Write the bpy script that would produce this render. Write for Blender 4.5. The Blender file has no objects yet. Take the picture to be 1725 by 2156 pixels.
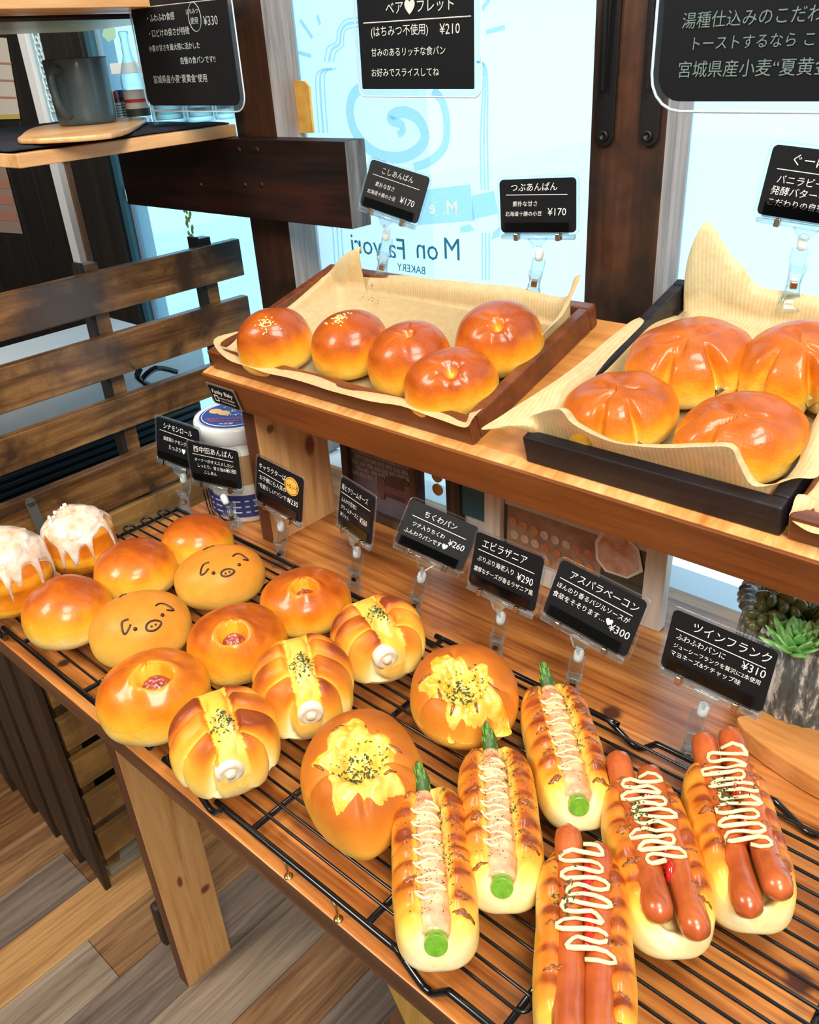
import bpy, bmesh, math, random
from math import sin, cos, pi, radians, exp, sqrt, atan2
from mathutils import Vector, Matrix, noise
from mathutils.bvhtree import BVHTree
random.seed(4)
SC = bpy.context.scene
COL = SC.collection
V = Vector
# ---------------------------------------------------------------- camera, world, lights, exposure
CAM = V((0, 0, 1.244)); FPX = 1761.3; TT = .744; YW = .74
RM = Matrix.Rotation(radians(43.73), 3, 'Z') @ Matrix.Rotation(radians(61.14), 3, 'X') @ Matrix.Rotation(radians(-3.935), 3, 'Z')
cd = bpy.data.cameras.new('camera'); co = bpy.data.objects.new('camera', cd); COL.objects.link(co)
co.matrix_world = Matrix.Translation(CAM) @ RM.to_4x4()
cd.sensor_fit = 'VERTICAL'; cd.sensor_height = 24; cd.sensor_width = 24; cd.lens = 24 * FPX / 2156
cd.clip_start = .02; cd.clip_end = 60
SC.camera = co
SC.view_settings.view_transform = 'Standard'; SC.view_settings.look = 'None'
SC.view_settings.exposure = 0.0; SC.view_settings.gamma = 1; SC.view_settings.use_curve_mapping = False
W = bpy.data.worlds.new('sky'); SC.world = W; W.use_nodes = True
nt = W.node_tree; bg = nt.nodes['Background']
tc = nt.nodes.new('ShaderNodeTexCoord'); sp = nt.nodes.new('ShaderNodeSeparateXYZ'); rp = nt.nodes.new('ShaderNodeValToRGB')
nt.links.new(tc.outputs['Generated'], sp.inputs[0]); nt.links.new(sp.outputs['Z'], rp.inputs[0]); nt.links.new(rp.outputs[0], bg.inputs[0])
rp.color_ramp.elements[0].position = -.0; rp.color_ramp.elements[0].color = (.84, .96, .99, 1)
q_ = rp.color_ramp.elements.new(.14); q_.color = (.60, .80, .87, 1)
rp.color_ramp.elements[-1].position = .6; rp.color_ramp.elements[-1].color = (.40, .68, .95, 1)
bg.inputs[1].default_value = 2.0
def area(name, loc, tgt, sx, sy, power, col):
    d = bpy.data.lights.new(name, 'AREA'); d.shape = 'RECTANGLE'; d.size = sx; d.size_y = sy; d.energy = power; d.color = col
    o = bpy.data.objects.new(name, d); COL.objects.link(o); o.location = loc
    o.rotation_euler = (V(tgt) - V(loc)).to_track_quat('-Z', 'Y').to_euler(); return o
area('ceiling_lamp', (.9, -.5, 2.3), (-.2, .35, .8), .7, .7, 50, (1, .92, .80))
area('ceiling_lamp', (-1.2, -.9, 2.35), (-.7, .35, .6), .7, .7, 40, (1, .92, .82))
area('ceiling_lamp', (.2, .0, 2.4), (-.3, .3, .7), .5, .5, 20, (1, .94, .84))
sd = bpy.data.lights.new('sun', 'SUN'); sd.energy = 3.4; sd.angle = .02; so = bpy.data.objects.new('sun', sd); COL.objects.link(so)
so.rotation_euler = V((.2, 0, -1)).to_track_quat('-Z', 'Y').to_euler()

# ---------------------------------------------------------------- measuring helpers (photo pixel -> point on a real plane)
def ray(x, y): return RM @ V(((x - 862.5) / FPX, -(y - 1078) / FPX, -1))
def AZ(x, y, z): r = ray(x, y); return CAM + r * ((z - CAM.z) / r.z)
def AY(x, y, v): r = ray(x, y); return CAM + r * (v / r.y)
def AX(x, y, v): r = ray(x, y); return CAM + r * (v / r.x)
def depth(p): return -((RM.transposed() @ (V(p) - CAM)).z)
PH = radians(15.5); S0 = V((0, .47, .959)); E2 = V((0, cos(PH), sin(PH))); NN = V((0, -sin(PH), cos(PH)))
def SH(u, v, h=0): return S0 + V((u, 0, 0)) + E2 * v + NN * h
def SHi(x, y, h=0):
    r = ray(x, y); t = ((S0 + NN * h - CAM).dot(NN)) / r.dot(NN); q = CAM + r * t - S0; return (q.x, q.dot(E2), q.dot(NN))
def SHv(x, y, v):
    r = ray(x, y); t = ((S0 + E2 * v - CAM).dot(E2)) / r.dot(E2); q = CAM + r * t - S0; return (q.x, v, q.dot(NN))
def SHu(x, y, u):
    r = ray(x, y); t = u / r.x; q = CAM + r * t - S0; return (u, q.dot(E2), q.dot(NN))

# ---------------------------------------------------------------- materials
MATS = {}
def newmat(name):
    m = bpy.data.materials.new(name); m.use_nodes = True; MATS[name] = m
    return m, m.node_tree, m.node_tree.nodes['Principled BSDF']
def lk(t, a, b): t.links.new(a, b)
def node(t, k, **kw):
    n = t.nodes.new(k)
    for a, b in kw.items(): setattr(n, a, b)
    return n
def ramp(t, fac, stops):
    r = node(t, 'ShaderNodeValToRGB'); e = r.color_ramp.elements
    e[0].position, e[0].color = stops[0][0], (*stops[0][1], 1)
    e[1].position, e[1].color = stops[-1][0], (*stops[-1][1], 1)
    for p, c in stops[1:-1]:
        q = e.new(p); q.color = (*c, 1)
    lk(t, fac, r.inputs[0]); return r.outputs[0]
def coords(t, scale=(1, 1, 1), rot=(0, 0, 0), gen='Object'):
    c = node(t, 'ShaderNodeTexCoord'); m = node(t, 'ShaderNodeMapping')
    m.inputs['Scale'].default_value = scale; m.inputs['Rotation'].default_value = rot
    lk(t, c.outputs[gen], m.inputs[0]); return m.outputs[0]
def noi(t, vec, scale, detail=4, rough=.55, dist=0):
    n = node(t, 'ShaderNodeTexNoise'); n.inputs['Scale'].default_value = scale; n.inputs['Detail'].default_value = detail
    n.inputs['Roughness'].default_value = rough; n.inputs['Distortion'].default_value = dist
    if vec is not None: lk(t, vec, n.inputs['Vector'])
    return n.outputs['Fac']
def bump(t, b, h, strength=.3, dist=.001):
    n = node(t, 'ShaderNodeBump'); n.inputs['Strength'].default_value = strength; n.inputs['Distance'].default_value = dist
    lk(t, h, n.inputs['Height']); lk(t, n.outputs[0], b.inputs['Normal'])
def plain(name, col, rough=.5, metal=0, coat=0, var=.0, scale=60, bmp=0, bscale=300, emis=0, trans=0, alpha=1, spec=.5, col2=None):
    m, t, b = newmat(name)
    b.inputs['Base Color'].default_value = (*col, 1); b.inputs['Roughness'].default_value = rough
    b.inputs['Metallic'].default_value = metal; b.inputs['Coat Weight'].default_value = coat; b.inputs['Coat Roughness'].default_value = .12
    b.inputs['Specular IOR Level'].default_value = spec; b.inputs['Transmission Weight'].default_value = trans; b.inputs['Alpha'].default_value = alpha
    if var or col2:
        c2 = col2 or tuple(x * (1 - var) for x in col)
        lk(t, ramp(t, noi(t, coords(t), scale), [(.35, c2), (.65, col)]), b.inputs['Base Color'])
    if bmp: bump(t, b, noi(t, coords(t), bscale), bmp)
    if emis: b.inputs['Emission Color'].default_value = (*col, 1); b.inputs['Emission Strength'].default_value = emis
    return m
def wood(name, cols, axis='X', scale=1.0, rough=.45, bmp=.25, knots=(), stretch=14, coat=0, spec=.5, patch=None, dist=.6, korg=(0, 0, 0), kc=(.07, .022, .012)):
    m, t, b = newmat(name)
    k = {'X': (1, stretch, stretch), 'Y': (stretch, 1, stretch), 'Z': (stretch, stretch, 1)}[axis]
    v = coords(t, tuple(x * scale for x in k))
    n1 = noi(t, v, 2.2, 5, .6, dist); n2 = noi(t, v, 9, 6, .7)
    mx = node(t, 'ShaderNodeMath', operation='MULTIPLY_ADD'); mx.inputs[1].default_value = .35; lk(t, n2, mx.inputs[0])
    m2 = node(t, 'ShaderNodeMath', operation='MULTIPLY'); m2.inputs[1].default_value = .65; lk(t, n1, m2.inputs[0]); lk(t, m2.outputs[0], mx.inputs[2])
    n = len(cols); out = ramp(t, mx.outputs[0], [(.34 + .32 * i / (n - 1), c) for i, c in enumerate(cols)])
    if patch:
        v3 = coords(t, (1, 1, 1)); n3 = noi(t, v3, patch[1], 5, .65, .3)
        r3 = ramp(t, n3, [(.42, (0, 0, 0)), (.60, (1, 1, 1))])
        mm = node(t, 'ShaderNodeMixRGB'); mm.inputs[2].default_value = (*patch[0], 1); lk(t, r3, mm.inputs[0]); lk(t, out, mm.inputs[1]); out = mm.outputs[0]
    for (p, r, sx) in knots:
        tcn = node(t, 'ShaderNodeTexCoord'); sb = node(t, 'ShaderNodeVectorMath', operation='SUBTRACT'); sb.inputs[1].default_value = p
        ml = node(t, 'ShaderNodeVectorMath', operation='MULTIPLY'); ml.inputs[1].default_value = sx
        ln = node(t, 'ShaderNodeVectorMath', operation='LENGTH')
        lk(t, tcn.outputs['Object'], sb.inputs[0]); sb.inputs[1].default_value = V(p) - V(korg); lk(t, sb.outputs[0], ml.inputs[0]); lk(t, ml.outputs[0], ln.inputs[0])
        ad = node(t, 'ShaderNodeMath', operation='MULTIPLY_ADD'); ad.inputs[1].default_value = r * .9; lk(t, n2, ad.inputs[0]); lk(t, ln.outputs['Value'], ad.inputs[2])
        mr = node(t, 'ShaderNodeMapRange'); mr.inputs['From Min'].default_value = r * 1.1; mr.inputs['From Max'].default_value = r * 1.7
        mr.inputs['To Min'].default_value = 1; mr.inputs['To Max'].default_value = 0; lk(t, ad.outputs[0], mr.inputs[0])
        mm = node(t, 'ShaderNodeMixRGB'); mm.inputs[2].default_value = (*kc, 1); lk(t, mr.outputs[0], mm.inputs[0]); lk(t, out, mm.inputs[1]); out = mm.outputs[0]
    lk(t, out, b.inputs['Base Color']); b.inputs['Roughness'].default_value = rough; b.inputs['Coat Weight'].default_value = coat
    b.inputs['Coat Roughness'].default_value = .25; b.inputs['Specular IOR Level'].default_value = spec
    bump(t, b, mx.outputs[0], bmp, .002); return m
def crust(name, stops, coat=.0, rough=.45, nscale=22, namp=.28, bmp=.15, bscale=160, croug=.12, fine=0, sss=0):
    m, t, b = newmat(name)
    a = node(t, 'ShaderNodeAttribute', attribute_name='bake')
    n = noi(t, coords(t), nscale, 5, .6, .8)
    ma = node(t, 'ShaderNodeMath', operation='MULTIPLY_ADD'); ma.inputs[1].default_value = namp; lk(t, n, ma.inputs[0]); lk(t, a.outputs['Fac'], ma.inputs[2])
    sb = node(t, 'ShaderNodeMath', operation='SUBTRACT'); sb.inputs[1].default_value = namp * .5; lk(t, ma.outputs[0], sb.inputs[0])
    lk(t, ramp(t, sb.outputs[0], stops), b.inputs['Base Color'])
    b.inputs['Roughness'].default_value = rough; b.inputs['Coat Weight'].default_value = coat; b.inputs['Coat Roughness'].default_value = croug
    f1 = noi(t, coords(t), bscale, 5, .65); f2 = noi(t, coords(t), 520, 3, .6); ba = node(t, 'ShaderNodeMath', operation='MULTIPLY_ADD'); ba.inputs[1].default_value = .22
    lk(t, f2, ba.inputs[0]); lk(t, f1, ba.inputs[2]); bump(t, b, ba.outputs[0], bmp, .0018); b.inputs['Specular IOR Level'].default_value = .22
    if sss: b.inputs['Subsurface Weight'].default_value = sss; b.inputs['Subsurface Radius'].default_value = (.008, .004, .0015); b.inputs['Subsurface Scale'].default_value = .5
    return m
def clear(name, tint=(.93, .96, .97), edge=(.9, .97, 1), gl=.35):
    m = bpy.data.materials.new(name); m.use_nodes = True; t = m.node_tree; t.nodes.clear(); MATS[name] = m
    o = node(t, 'ShaderNodeOutputMaterial'); tr = node(t, 'ShaderNodeBsdfTransparent'); tr.inputs[0].default_value = (*tint, 1)
    g = node(t, 'ShaderNodeBsdfGlossy'); g.inputs[0].default_value = (*edge, 1); g.inputs['Roughness'].default_value = .08
    d = node(t, 'ShaderNodeBsdfTranslucent'); d.inputs[0].default_value = (*edge, 1); ad = node(t, 'ShaderNodeMixShader'); ad.inputs[0].default_value = .35
    lk(t, g.outputs[0], ad.inputs[1]); lk(t, d.outputs[0], ad.inputs[2])
    lw = node(t, 'ShaderNodeLayerWeight'); lw.inputs[0].default_value = gl; mx = node(t, 'ShaderNodeMixShader')
    lk(t, lw.outputs['Facing'], mx.inputs[0]); lk(t, tr.outputs[0], mx.inputs[1]); lk(t, ad.outputs[0], mx.inputs[2]); lk(t, mx.outputs[0], o.inputs[0]); return m
def film(name, tint, body, f, grain=900):
    m = bpy.data.materials.new(name); m.use_nodes = True; t = m.node_tree; t.nodes.clear(); MATS[name] = m
    o = node(t, 'ShaderNodeOutputMaterial'); tr = node(t, 'ShaderNodeBsdfTransparent'); tr.inputs[0].default_value = (*tint, 1)
    d = node(t, 'ShaderNodeBsdfTranslucent'); d.inputs[0].default_value = (*body, 1)
    mx = node(t, 'ShaderNodeMixShader'); lk(t, tr.outputs[0], mx.inputs[1]); lk(t, d.outputs[0], mx.inputs[2])
    if grain:
        lk(t, ramp(t, noi(t, coords(t), grain, 2), [(.3, (f - .08,) * 3), (.7, (f + .08,) * 3)]), mx.inputs[0])
        lk(t, ramp(t, noi(t, coords(t), grain * .8, 2), [(.3, tuple(c * .88 for c in tint)), (.7, tint)]), tr.inputs[0])
    else: mx.inputs[0].default_value = f
    lk(t, mx.outputs[0], o.inputs[0]); return m

DK = plain('black wire', (.006, .006, .007), .22, .3, .4)
BLK = plain('black card', (.0035, .0045, .007), .5, spec=.25)
CLR = clear('clear acrylic'); CLR2 = clear('clear sleeve', (.97, .98, .99), (.85, .93, .98), .18)
PIN = plain('metal pin', (.50, .36, .26), .2, 1); BALL = plain('milky plastic', (.80, .90, .93), .3, trans=.2)
CHALK = plain('chalk white', (.78, .80, .80), .7); CHALKD = plain('chalk grey', (.38, .45, .45), .8); GRN = plain('green chalk', (.2, .35, .1), .8)
TABLE = wood('stained pine table', [(.15, .038, .009), (.36, .115, .025), (.54, .21, .05), (.70, .34, .11)], 'X', 1.0, .28, .25, coat=.45, stretch=24, dist=1.4,
    korg=(-.3, .45, 0), knots=[((-.253, .494, .744), .009, (1, 1, 1)), ((-.225, .455, .744), .012, (.8, 1, 1)), ((-.70, .232, .744), .006, (1, 1, 1)), ((-.05, .36, .744), .008, (1, 1, 1))])
TEDGE = wood('table edge wood', [(.055, .02, .007), (.12, .045, .014), (.17, .07, .022)], 'X', 1, .6, .4)
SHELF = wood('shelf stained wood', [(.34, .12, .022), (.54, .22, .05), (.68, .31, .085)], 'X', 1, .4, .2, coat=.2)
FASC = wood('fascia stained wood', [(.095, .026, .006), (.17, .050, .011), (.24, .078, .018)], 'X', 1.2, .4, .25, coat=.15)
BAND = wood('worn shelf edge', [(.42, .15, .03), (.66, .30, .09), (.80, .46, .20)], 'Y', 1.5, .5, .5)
PC = [(.42, .175, .052), (.66, .34, .12), (.80, .46, .20)]; PC2 = [(.55, .27, .10), (.80, .48, .21), (.90, .60, .31)]
PINE = wood('light pine board', PC2, 'Z', 1, .4, .15, coat=.2, stretch=16, dist=1.0, korg=(-.3, .6, .95), kc=(.26, .10, .05), knots=[((-.7045, .522, .885), .005, (1, 1, 1)), ((-.7045, .575, .845), .010, (1, 1.3, .8))])
PINE2 = wood('light pine leg', PC, 'Z', 1, .4, .15, coat=.2, stretch=16, dist=1.0, korg=(-.3, .45, 0), kc=(.20, .06, .03), knots=[((-.826, .352, .470), .009, (1, 2.0, .9)), ((-.826, .332, .215), .009, (1, 2.0, .8)), ((-.826, .366, .165), .0075, (1, 1, 1))])
DEDGE = wood('dark board edge', [(.05, .016, .006), (.11, .035, .012), (.16, .06, .02)], 'Z', 1, .5, .3)
TRAYB = wood('brown tray wood', [(.06, .014, .005), (.12, .030, .009), (.20, .055, .015)], 'X', 1.2, .35, .2, coat=.3)
TRAYK = wood('black tray wood', [(.004, .004, .006), (.011, .010, .014), (.028, .022, .024)], 'X', 1.2, .4, .25, spec=.3)
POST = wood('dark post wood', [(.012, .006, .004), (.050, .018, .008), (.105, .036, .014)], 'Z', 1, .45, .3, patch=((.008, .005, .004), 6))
POST_LIT = wood('window lit post side', [(.13, .10, .09), (.26, .21, .19), (.36, .30, .28)], 'Z', 1.6, .6, .5, stretch=22)  # paler grey puts the window light into the colour of the post sides
BEAM = wood('dark beam wood', [(.003, .002, .002), (.012, .005, .004), (.035, .009, .006)], 'X', 1, .5, .3, spec=.25)
BEND = wood('beam end grain', [(.05, .04, .035), (.16, .13, .12), (.28, .24, .22)], 'Z', 3, .6, .5)
BLKW = wood('black wall wood', [(.004, .004, .004), (.010, .008, .007), (.022, .015, .012)], 'Z', 1, .6, .4, stretch=20)
BRNW = wood('brown jamb wood', [(.05, .025, .010), (.12, .06, .025), (.18, .10, .05)], 'Z', 1, .6, .4)
SLAT = wood('distressed brown slat', [(.05, .021, .007), (.15, .064, .019), (.27, .13, .042), (.38, .22, .09)], 'Y', 1.3, .34, .4, patch=((.055, .026, .012), 9), coat=.35)
SLAT2 = wood('yellow brown slat', [(.16, .075, .018), (.36, .19, .050), (.52, .31, .10)], 'Y', 1.2, .42, .35, patch=((.18, .09, .03), 9))
PICK = wood('dark picket', [(.012, .007, .004), (.035, .017, .008), (.060, .028, .012)], 'Z', 1, .6, .4)
LSH = wood('light oak shelf', [(.50, .24, .085), (.68, .38, .16), (.80, .50, .25)], 'Y', 1.2, .4, .15, coat=.2)
CUTB = wood('cutting board wood', [(.42, .15, .035), (.62, .27, .075), (.74, .38, .13)], 'X', 1.5, .35, .15, coat=.3)
WWASH = wood('whitewashed frame', [(.50, .46, .40), (.72, .68, .62), (.82, .80, .75)], 'Z', 1.5, .6, .4)
DFRM = wood('dark frame wood', [(.02, .010, .006), (.06, .03, .018), (.12, .065, .04)], 'Z', 2, .5, .4)
CR0 = [(0, (.90, .72, .32)), (.20, (.88, .56, .09)), (.46, (.84, .40, .026)), (.70, (.70, .215, .010)), (.90, (.48, .105, .006)), (1, (.34, .060, .005))]
CR1 = [(0, (.90, .74, .36)), (.22, (.84, .52, .10)), (.48, (.74, .31, .036)), (.74, (.58, .18, .018)), (1, (.36, .08, .010))]
CR2 = [(0, (.92, .85, .55)), (.25, (.90, .66, .18)), (.52, (.86, .45, .05)), (.76, (.68, .22, .020)), (.93, (.40, .09, .010)), (1, (.22, .04, .008))]
ANP = crust('glazed anpan crust', CR0, .45, .38, 24, .50, .55, 70, .16)
BUN = crust('matte bun crust', CR1, .10, .5, 30, .22, .18, 240, .3)
HOT = crust('hot dog bun crust', CR2, .35, .42, 24, .30, .25, 140, .2)
ROLL = crust('soft roll crust', CR2, .12, .5, 18, .26, .25, 170, .3)
CRM = crust('cream bun crust', [(0, (.90, .74, .34)), (.2, (.88, .56, .09)), (.42, (.82, .40, .028)), (.68, (.64, .18, .012)), (1, (.36, .07, .007))], .45, .38, 24, .55, .65, 70, .12)
CHEESE = plain('melted yellow cheese', (.90, .62, .14), .3, coat=.4, col2=(.80, .36, .018), scale=95, bmp=.5, bscale=130)
FILL = plain('tuna mayo filling', (.88, .50, .06), .4, coat=.2, col2=(.90, .68, .26), scale=120, bmp=.3, bscale=260)
BURNT = plain('browned cheese', (.40, .115, .018), .35, coat=.4, var=.7, scale=500, bmp=.8, bscale=600)
HERB = plain('dried herb', (.045, .085, .015), .7, var=.6, scale=500)
PEPP = plain('black pepper', (.06, .03, .015), .8)
MAYO = plain('mayonnaise', (.90, .70, .38), .3, coat=.3, var=.12, scale=300)
KETCH = plain('ketchup', (.42, .010, .008), .15, coat=.8)
SAUS = plain('sausage skin', (.46, .105, .022), .30, coat=.35, col2=(.34, .062, .013), scale=60)
BACON = plain('bacon', (.66, .24, .13), .35, coat=.4, col2=(.76, .46, .26), scale=110)
ASPG = plain('asparagus stalk', (.16, .38, .03), .3, coat=.4, var=.3, scale=300); ASPD = plain('asparagus tip', (.045, .13, .018), .5, var=.5, scale=600)
JAM = plain('strawberry jam', (.20, .018, .010), .18, coat=.7, col2=(.40, .060, .025), scale=300, bmp=.9, bscale=500)
CHIK = plain('white fish tube', (.80, .72, .58), .5, var=.15, scale=200, bmp=.25, bscale=500)
ICING = plain('white icing', (.64, .40, .24), .25, coat=.5, col2=(.84, .72, .62), scale=70, bmp=.3, bscale=90)
SUGAR = plain('white sugar nib', (.92, .91, .88), .5); SESA = plain('sesame seed', (.86, .60, .26), .5)
CHOC = plain('chocolate line', (.028, .010, .005), .4)
STEEL = plain('steel', (.55, .56, .58), .25, 1); BRASS = plain('brass hook metal', (.65, .45, .18), .25, 1)
MUG = plain('dark blue mug glaze', (.050, .085, .105), .38, coat=.35); IRON = plain('black bracket iron', (.010, .010, .012), .45, .4, bmp=.2)
NAVY = plain('navy cloth', (.006, .009, .020), .9, bmp=.5); GLASS = clear('bottle glass', (.90, .96, .97), (.9, .97, 1), .45)
PAPERW = plain('white paper', (.62, .58, .52), .8); PAPERR = plain('notice print', (.45, .20, .15), .8)

def parchment_mat():
    m, t, b = newmat('brown baking paper')
    v = coords(t, (1, 1, 1)); w = node(t, 'ShaderNodeTexWave'); w.inputs['Scale'].default_value = 95; w.inputs['Distortion'].default_value = .3; w.bands_direction = 'X'
    lk(t, v, w.inputs[0]); n = noi(t, v, 130, 5, .7)
    c = ramp(t, n, [(.3, (.84, .60, .29)), (.7, (.92, .74, .43))]); mm = node(t, 'ShaderNodeMixRGB', blend_type='MULTIPLY'); mm.inputs[0].default_value = .12
    lk(t, c, mm.inputs[1]); lk(t, w.outputs['Color'], mm.inputs[2]); 
    o = t.nodes['Material Output']; d = node(t, 'ShaderNodeBsdfTranslucent'); mx = node(t, 'ShaderNodeMixShader'); mx.inputs[0].default_value = .38
    lk(t, mm.outputs[0], b.inputs['Base Color']); lk(t, mm.outputs[0], d.inputs[0]); b.inputs['Roughness'].default_value = .5
    bump(t, b, w.outputs['Fac'], .12, .0006)
    lk(t, b.outputs[0], mx.inputs[1]); lk(t, d.outputs[0], mx.inputs[2]); lk(t, mx.outputs[0], o.inputs[0]); return m
PAPER = parchment_mat()

# ---------------------------------------------------------------- object helpers
ORG = {}
def empty(name, loc, label, cat, group=None, rot=None):
    o = bpy.data.objects.new(name, None); COL.objects.link(o); o.location = loc; o.empty_display_size = .02
    o['label'] = label; o['category'] = cat
    if group: o['group'] = group
    if rot is not None: o.rotation_euler = rot; ORG[o.name] = V((0, 0, 0))
    else: ORG[o.name] = V(loc)
    return o
def tag(o, label, cat, group=None, kind=None):
    o['label'] = label; o['category'] = cat
    if group: o['group'] = group
    if kind: o['kind'] = kind
    return o
class G:
    def __init__(s): s.v = []; s.f = []; s.b = []
    def add(s, vs, fs, b=None):
        n = len(s.v); s.v += [V(p) for p in vs]; s.f += [tuple(i + n for i in f) for f in fs]
        s.b += (b if b is not None else [0] * len(vs)); return s
    def box(s, lo, hi):
        return s.obox(((lo[0] + hi[0]) / 2, (lo[1] + hi[1]) / 2, (lo[2] + hi[2]) / 2), (V((1, 0, 0)), V((0, 1, 0)), V((0, 0, 1))), ((hi[0] - lo[0]) / 2, (hi[1] - lo[1]) / 2, (hi[2] - lo[2]) / 2))
    def obox(s, c, ax, h):
        c = V(c); vs = [c + ax[0] * h[0] * i + ax[1] * h[1] * j + ax[2] * h[2] * k for i in (-1, 1) for j in (-1, 1) for k in (-1, 1)]
        return s.add(vs, [(0, 1, 3, 2), (4, 6, 7, 5), (0, 4, 5, 1), (2, 3, 7, 6), (0, 2, 6, 4), (1, 5, 7, 3)])
    def hexa(s, b4, t4):
        return s.add(list(b4) + list(t4), [(3, 2, 1, 0), (4, 5, 6, 7), (0, 1, 5, 4), (1, 2, 6, 5), (2, 3, 7, 6), (3, 0, 4, 7)])
    def plate(s, poly, n, th):
        k = len(poly); n = V(n); a = [V(p) for p in poly]
        return s.add(a + [p + n * th for p in a], [tuple(range(k - 1, -1, -1)), tuple(range(k, 2 * k))] + [(i, (i + 1) % k, k + (i + 1) % k, k + i) for i in range(k)])
    def tube(s, pts, r, seg=8, closed=False, cap=True, flat=1.0, up=None):
        pts = [V(p) for p in pts]; n = len(pts); rs = r if isinstance(r, (list, tuple)) else [r] * n
        vs = []; prev = None
        for i, p in enumerate(pts):
            a = pts[(i - 1) % n] if (closed or i) else p; b = pts[(i + 1) % n] if (closed or i < n - 1) else p
            d = (b - a).normalized() if (b - a).length > 1e-9 else V((0, 0, 1))
            u = V(up) if up is not None else (prev if prev is not None else (V((0, 0, 1)) if abs(d.z) < .9 else V((1, 0, 0))))
            u = (u - d * u.dot(d));
            if u.length < 1e-6: u = d.orthogonal()
            u.normalize(); prev = u; w = d.cross(u)
            for k in range(seg):
                t = 2 * pi * k / seg; vs.append(p + (w * cos(t) + u * sin(t) * flat) * rs[i])
        fs = []
        for i in range(n if closed else n - 1):
            for k in range(seg):
                a = i * seg + k; b = i * seg + (k + 1) % seg; c = ((i + 1) % n) * seg + (k + 1) % seg; d = ((i + 1) % n) * seg + k
                fs.append((a, b, c, d))
        if cap and not closed: fs += [tuple(range(seg - 1, -1, -1)), tuple((n - 1) * seg + k for k in range(seg))]
        return s.add(vs, fs)
    def lathe(s, prof, c=(0, 0, 0), seg=32, ax=None, cap=True):
        c = V(c); X, Y, Z = ax or (V((1, 0, 0)), V((0, 1, 0)), V((0, 0, 1))); vs = []
        for r, z in prof:
            for k in range(seg): t = 2 * pi * k / seg; vs.append(c + X * (r * cos(t)) + Y * (r * sin(t)) + Z * z)
        fs = [(i * seg + k, i * seg + (k + 1) % seg, (i + 1) * seg + (k + 1) % seg, (i + 1) * seg + k) for i in range(len(prof) - 1) for k in range(seg)]
        if cap: fs += [tuple(range(seg - 1, -1, -1)), tuple((len(prof) - 1) * seg + k for k in range(seg))]
        return s.add(vs, fs)
    def ball(s, c, r, seg=12, ax=None):
        n = max(4, seg // 2); rr = r if isinstance(r, (tuple, list)) else (r, r, r)
        X, Y, Z = ax or (V((1, 0, 0)), V((0, 1, 0)), V((0, 0, 1)));
        return s.lathe([(0, 0)], c, 3) if 0 else s._ball(V(c), rr, seg, n, X, Y, Z)
    def _ball(s, c, rr, seg, n, X, Y, Z):
        vs = [c - Z * rr[2]]
        for i in range(1, n):
            a = -pi / 2 + pi * i / n
            for k in range(seg): t = 2 * pi * k / seg; vs.append(c + X * rr[0] * cos(a) * cos(t) + Y * rr[1] * cos(a) * sin(t) + Z * rr[2] * sin(a))
        vs.append(c + Z * rr[2]); L = len(vs) - 1; fs = [(0, 1 + (k + 1) % seg, 1 + k) for k in range(seg)]
        for i in range(n - 2):
            for k in range(seg): fs.append((1 + i * seg + k, 1 + i * seg + (k + 1) % seg, 1 + (i + 1) * seg + (k + 1) % seg, 1 + (i + 1) * seg + k))
        fs += [(1 + (n - 2) * seg + k, 1 + (n - 2) * seg + (k + 1) % seg, L) for k in range(seg)]
        return s.add(vs, fs)
    def grid(s, fn, nu, nv, cu=False, cv=False):
        vs = []; bs = []
        for i in range(nu):
            for j in range(nv):
                q = fn(i / (nu if cu else nu - 1), j / (nv if cv else nv - 1))
                if len(q) == 2: vs.append(q[0]); bs.append(q[1])
                else: vs.append(q); bs.append(0)
        fs = [(i * nv + j, ((i + 1) % nu) * nv + j, ((i + 1) % nu) * nv + (j + 1) % nv, i * nv + (j + 1) % nv) for i in range(nu if cu else nu - 1) for j in range(nv if cv else nv - 1)]
        return s.add(vs, fs, bs)
    def build(s, name, mat, parent=None, smooth=False, bev=0, solid=0, weld=False, slots=None):
        org = ORG.get(parent.name, V((0, 0, 0))) if parent else V((0, 0, 0))
        me = bpy.data.meshes.new(name); me.from_pydata([p - org for p in s.v], [], s.f)
        if any(s.b):
            a = me.attributes.new('bake', 'FLOAT', 'POINT'); a.data.foreach_set('value', s.b)
        if weld or True:
            bm = bmesh.new(); bm.from_mesh(me)
            if weld: bmesh.ops.remove_doubles(bm, verts=bm.verts, dist=1e-5)
            bmesh.ops.recalc_face_normals(bm, faces=bm.faces); bm.to_mesh(me); bm.free()
        o = bpy.data.objects.new(name, me); COL.objects.link(o)
        if parent: o.parent = parent; ORG[o.name] = org
        for mm in (mat if isinstance(mat, list) else [mat]): me.materials.append(mm)
        if smooth: me.polygons.foreach_set('use_smooth', [True] * len(me.polygons))
        if bev:
            b = o.modifiers.new('bevel', 'BEVEL'); b.width = bev; b.segments = 2; b.limit_method = 'ANGLE'
        if solid:
            b = o.modifiers.new('solidify', 'SOLIDIFY'); b.thickness = solid; b.offset = 0
        return o
def struct(o, parent=None): o['kind'] = 'structure'; return o
def stuff(o): o['kind'] = 'stuff'; return o
def bx(name, lo, hi, mat, parent=None, bev=.001): return G().box(lo, hi).build(name, mat, parent, bev=bev)
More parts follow.
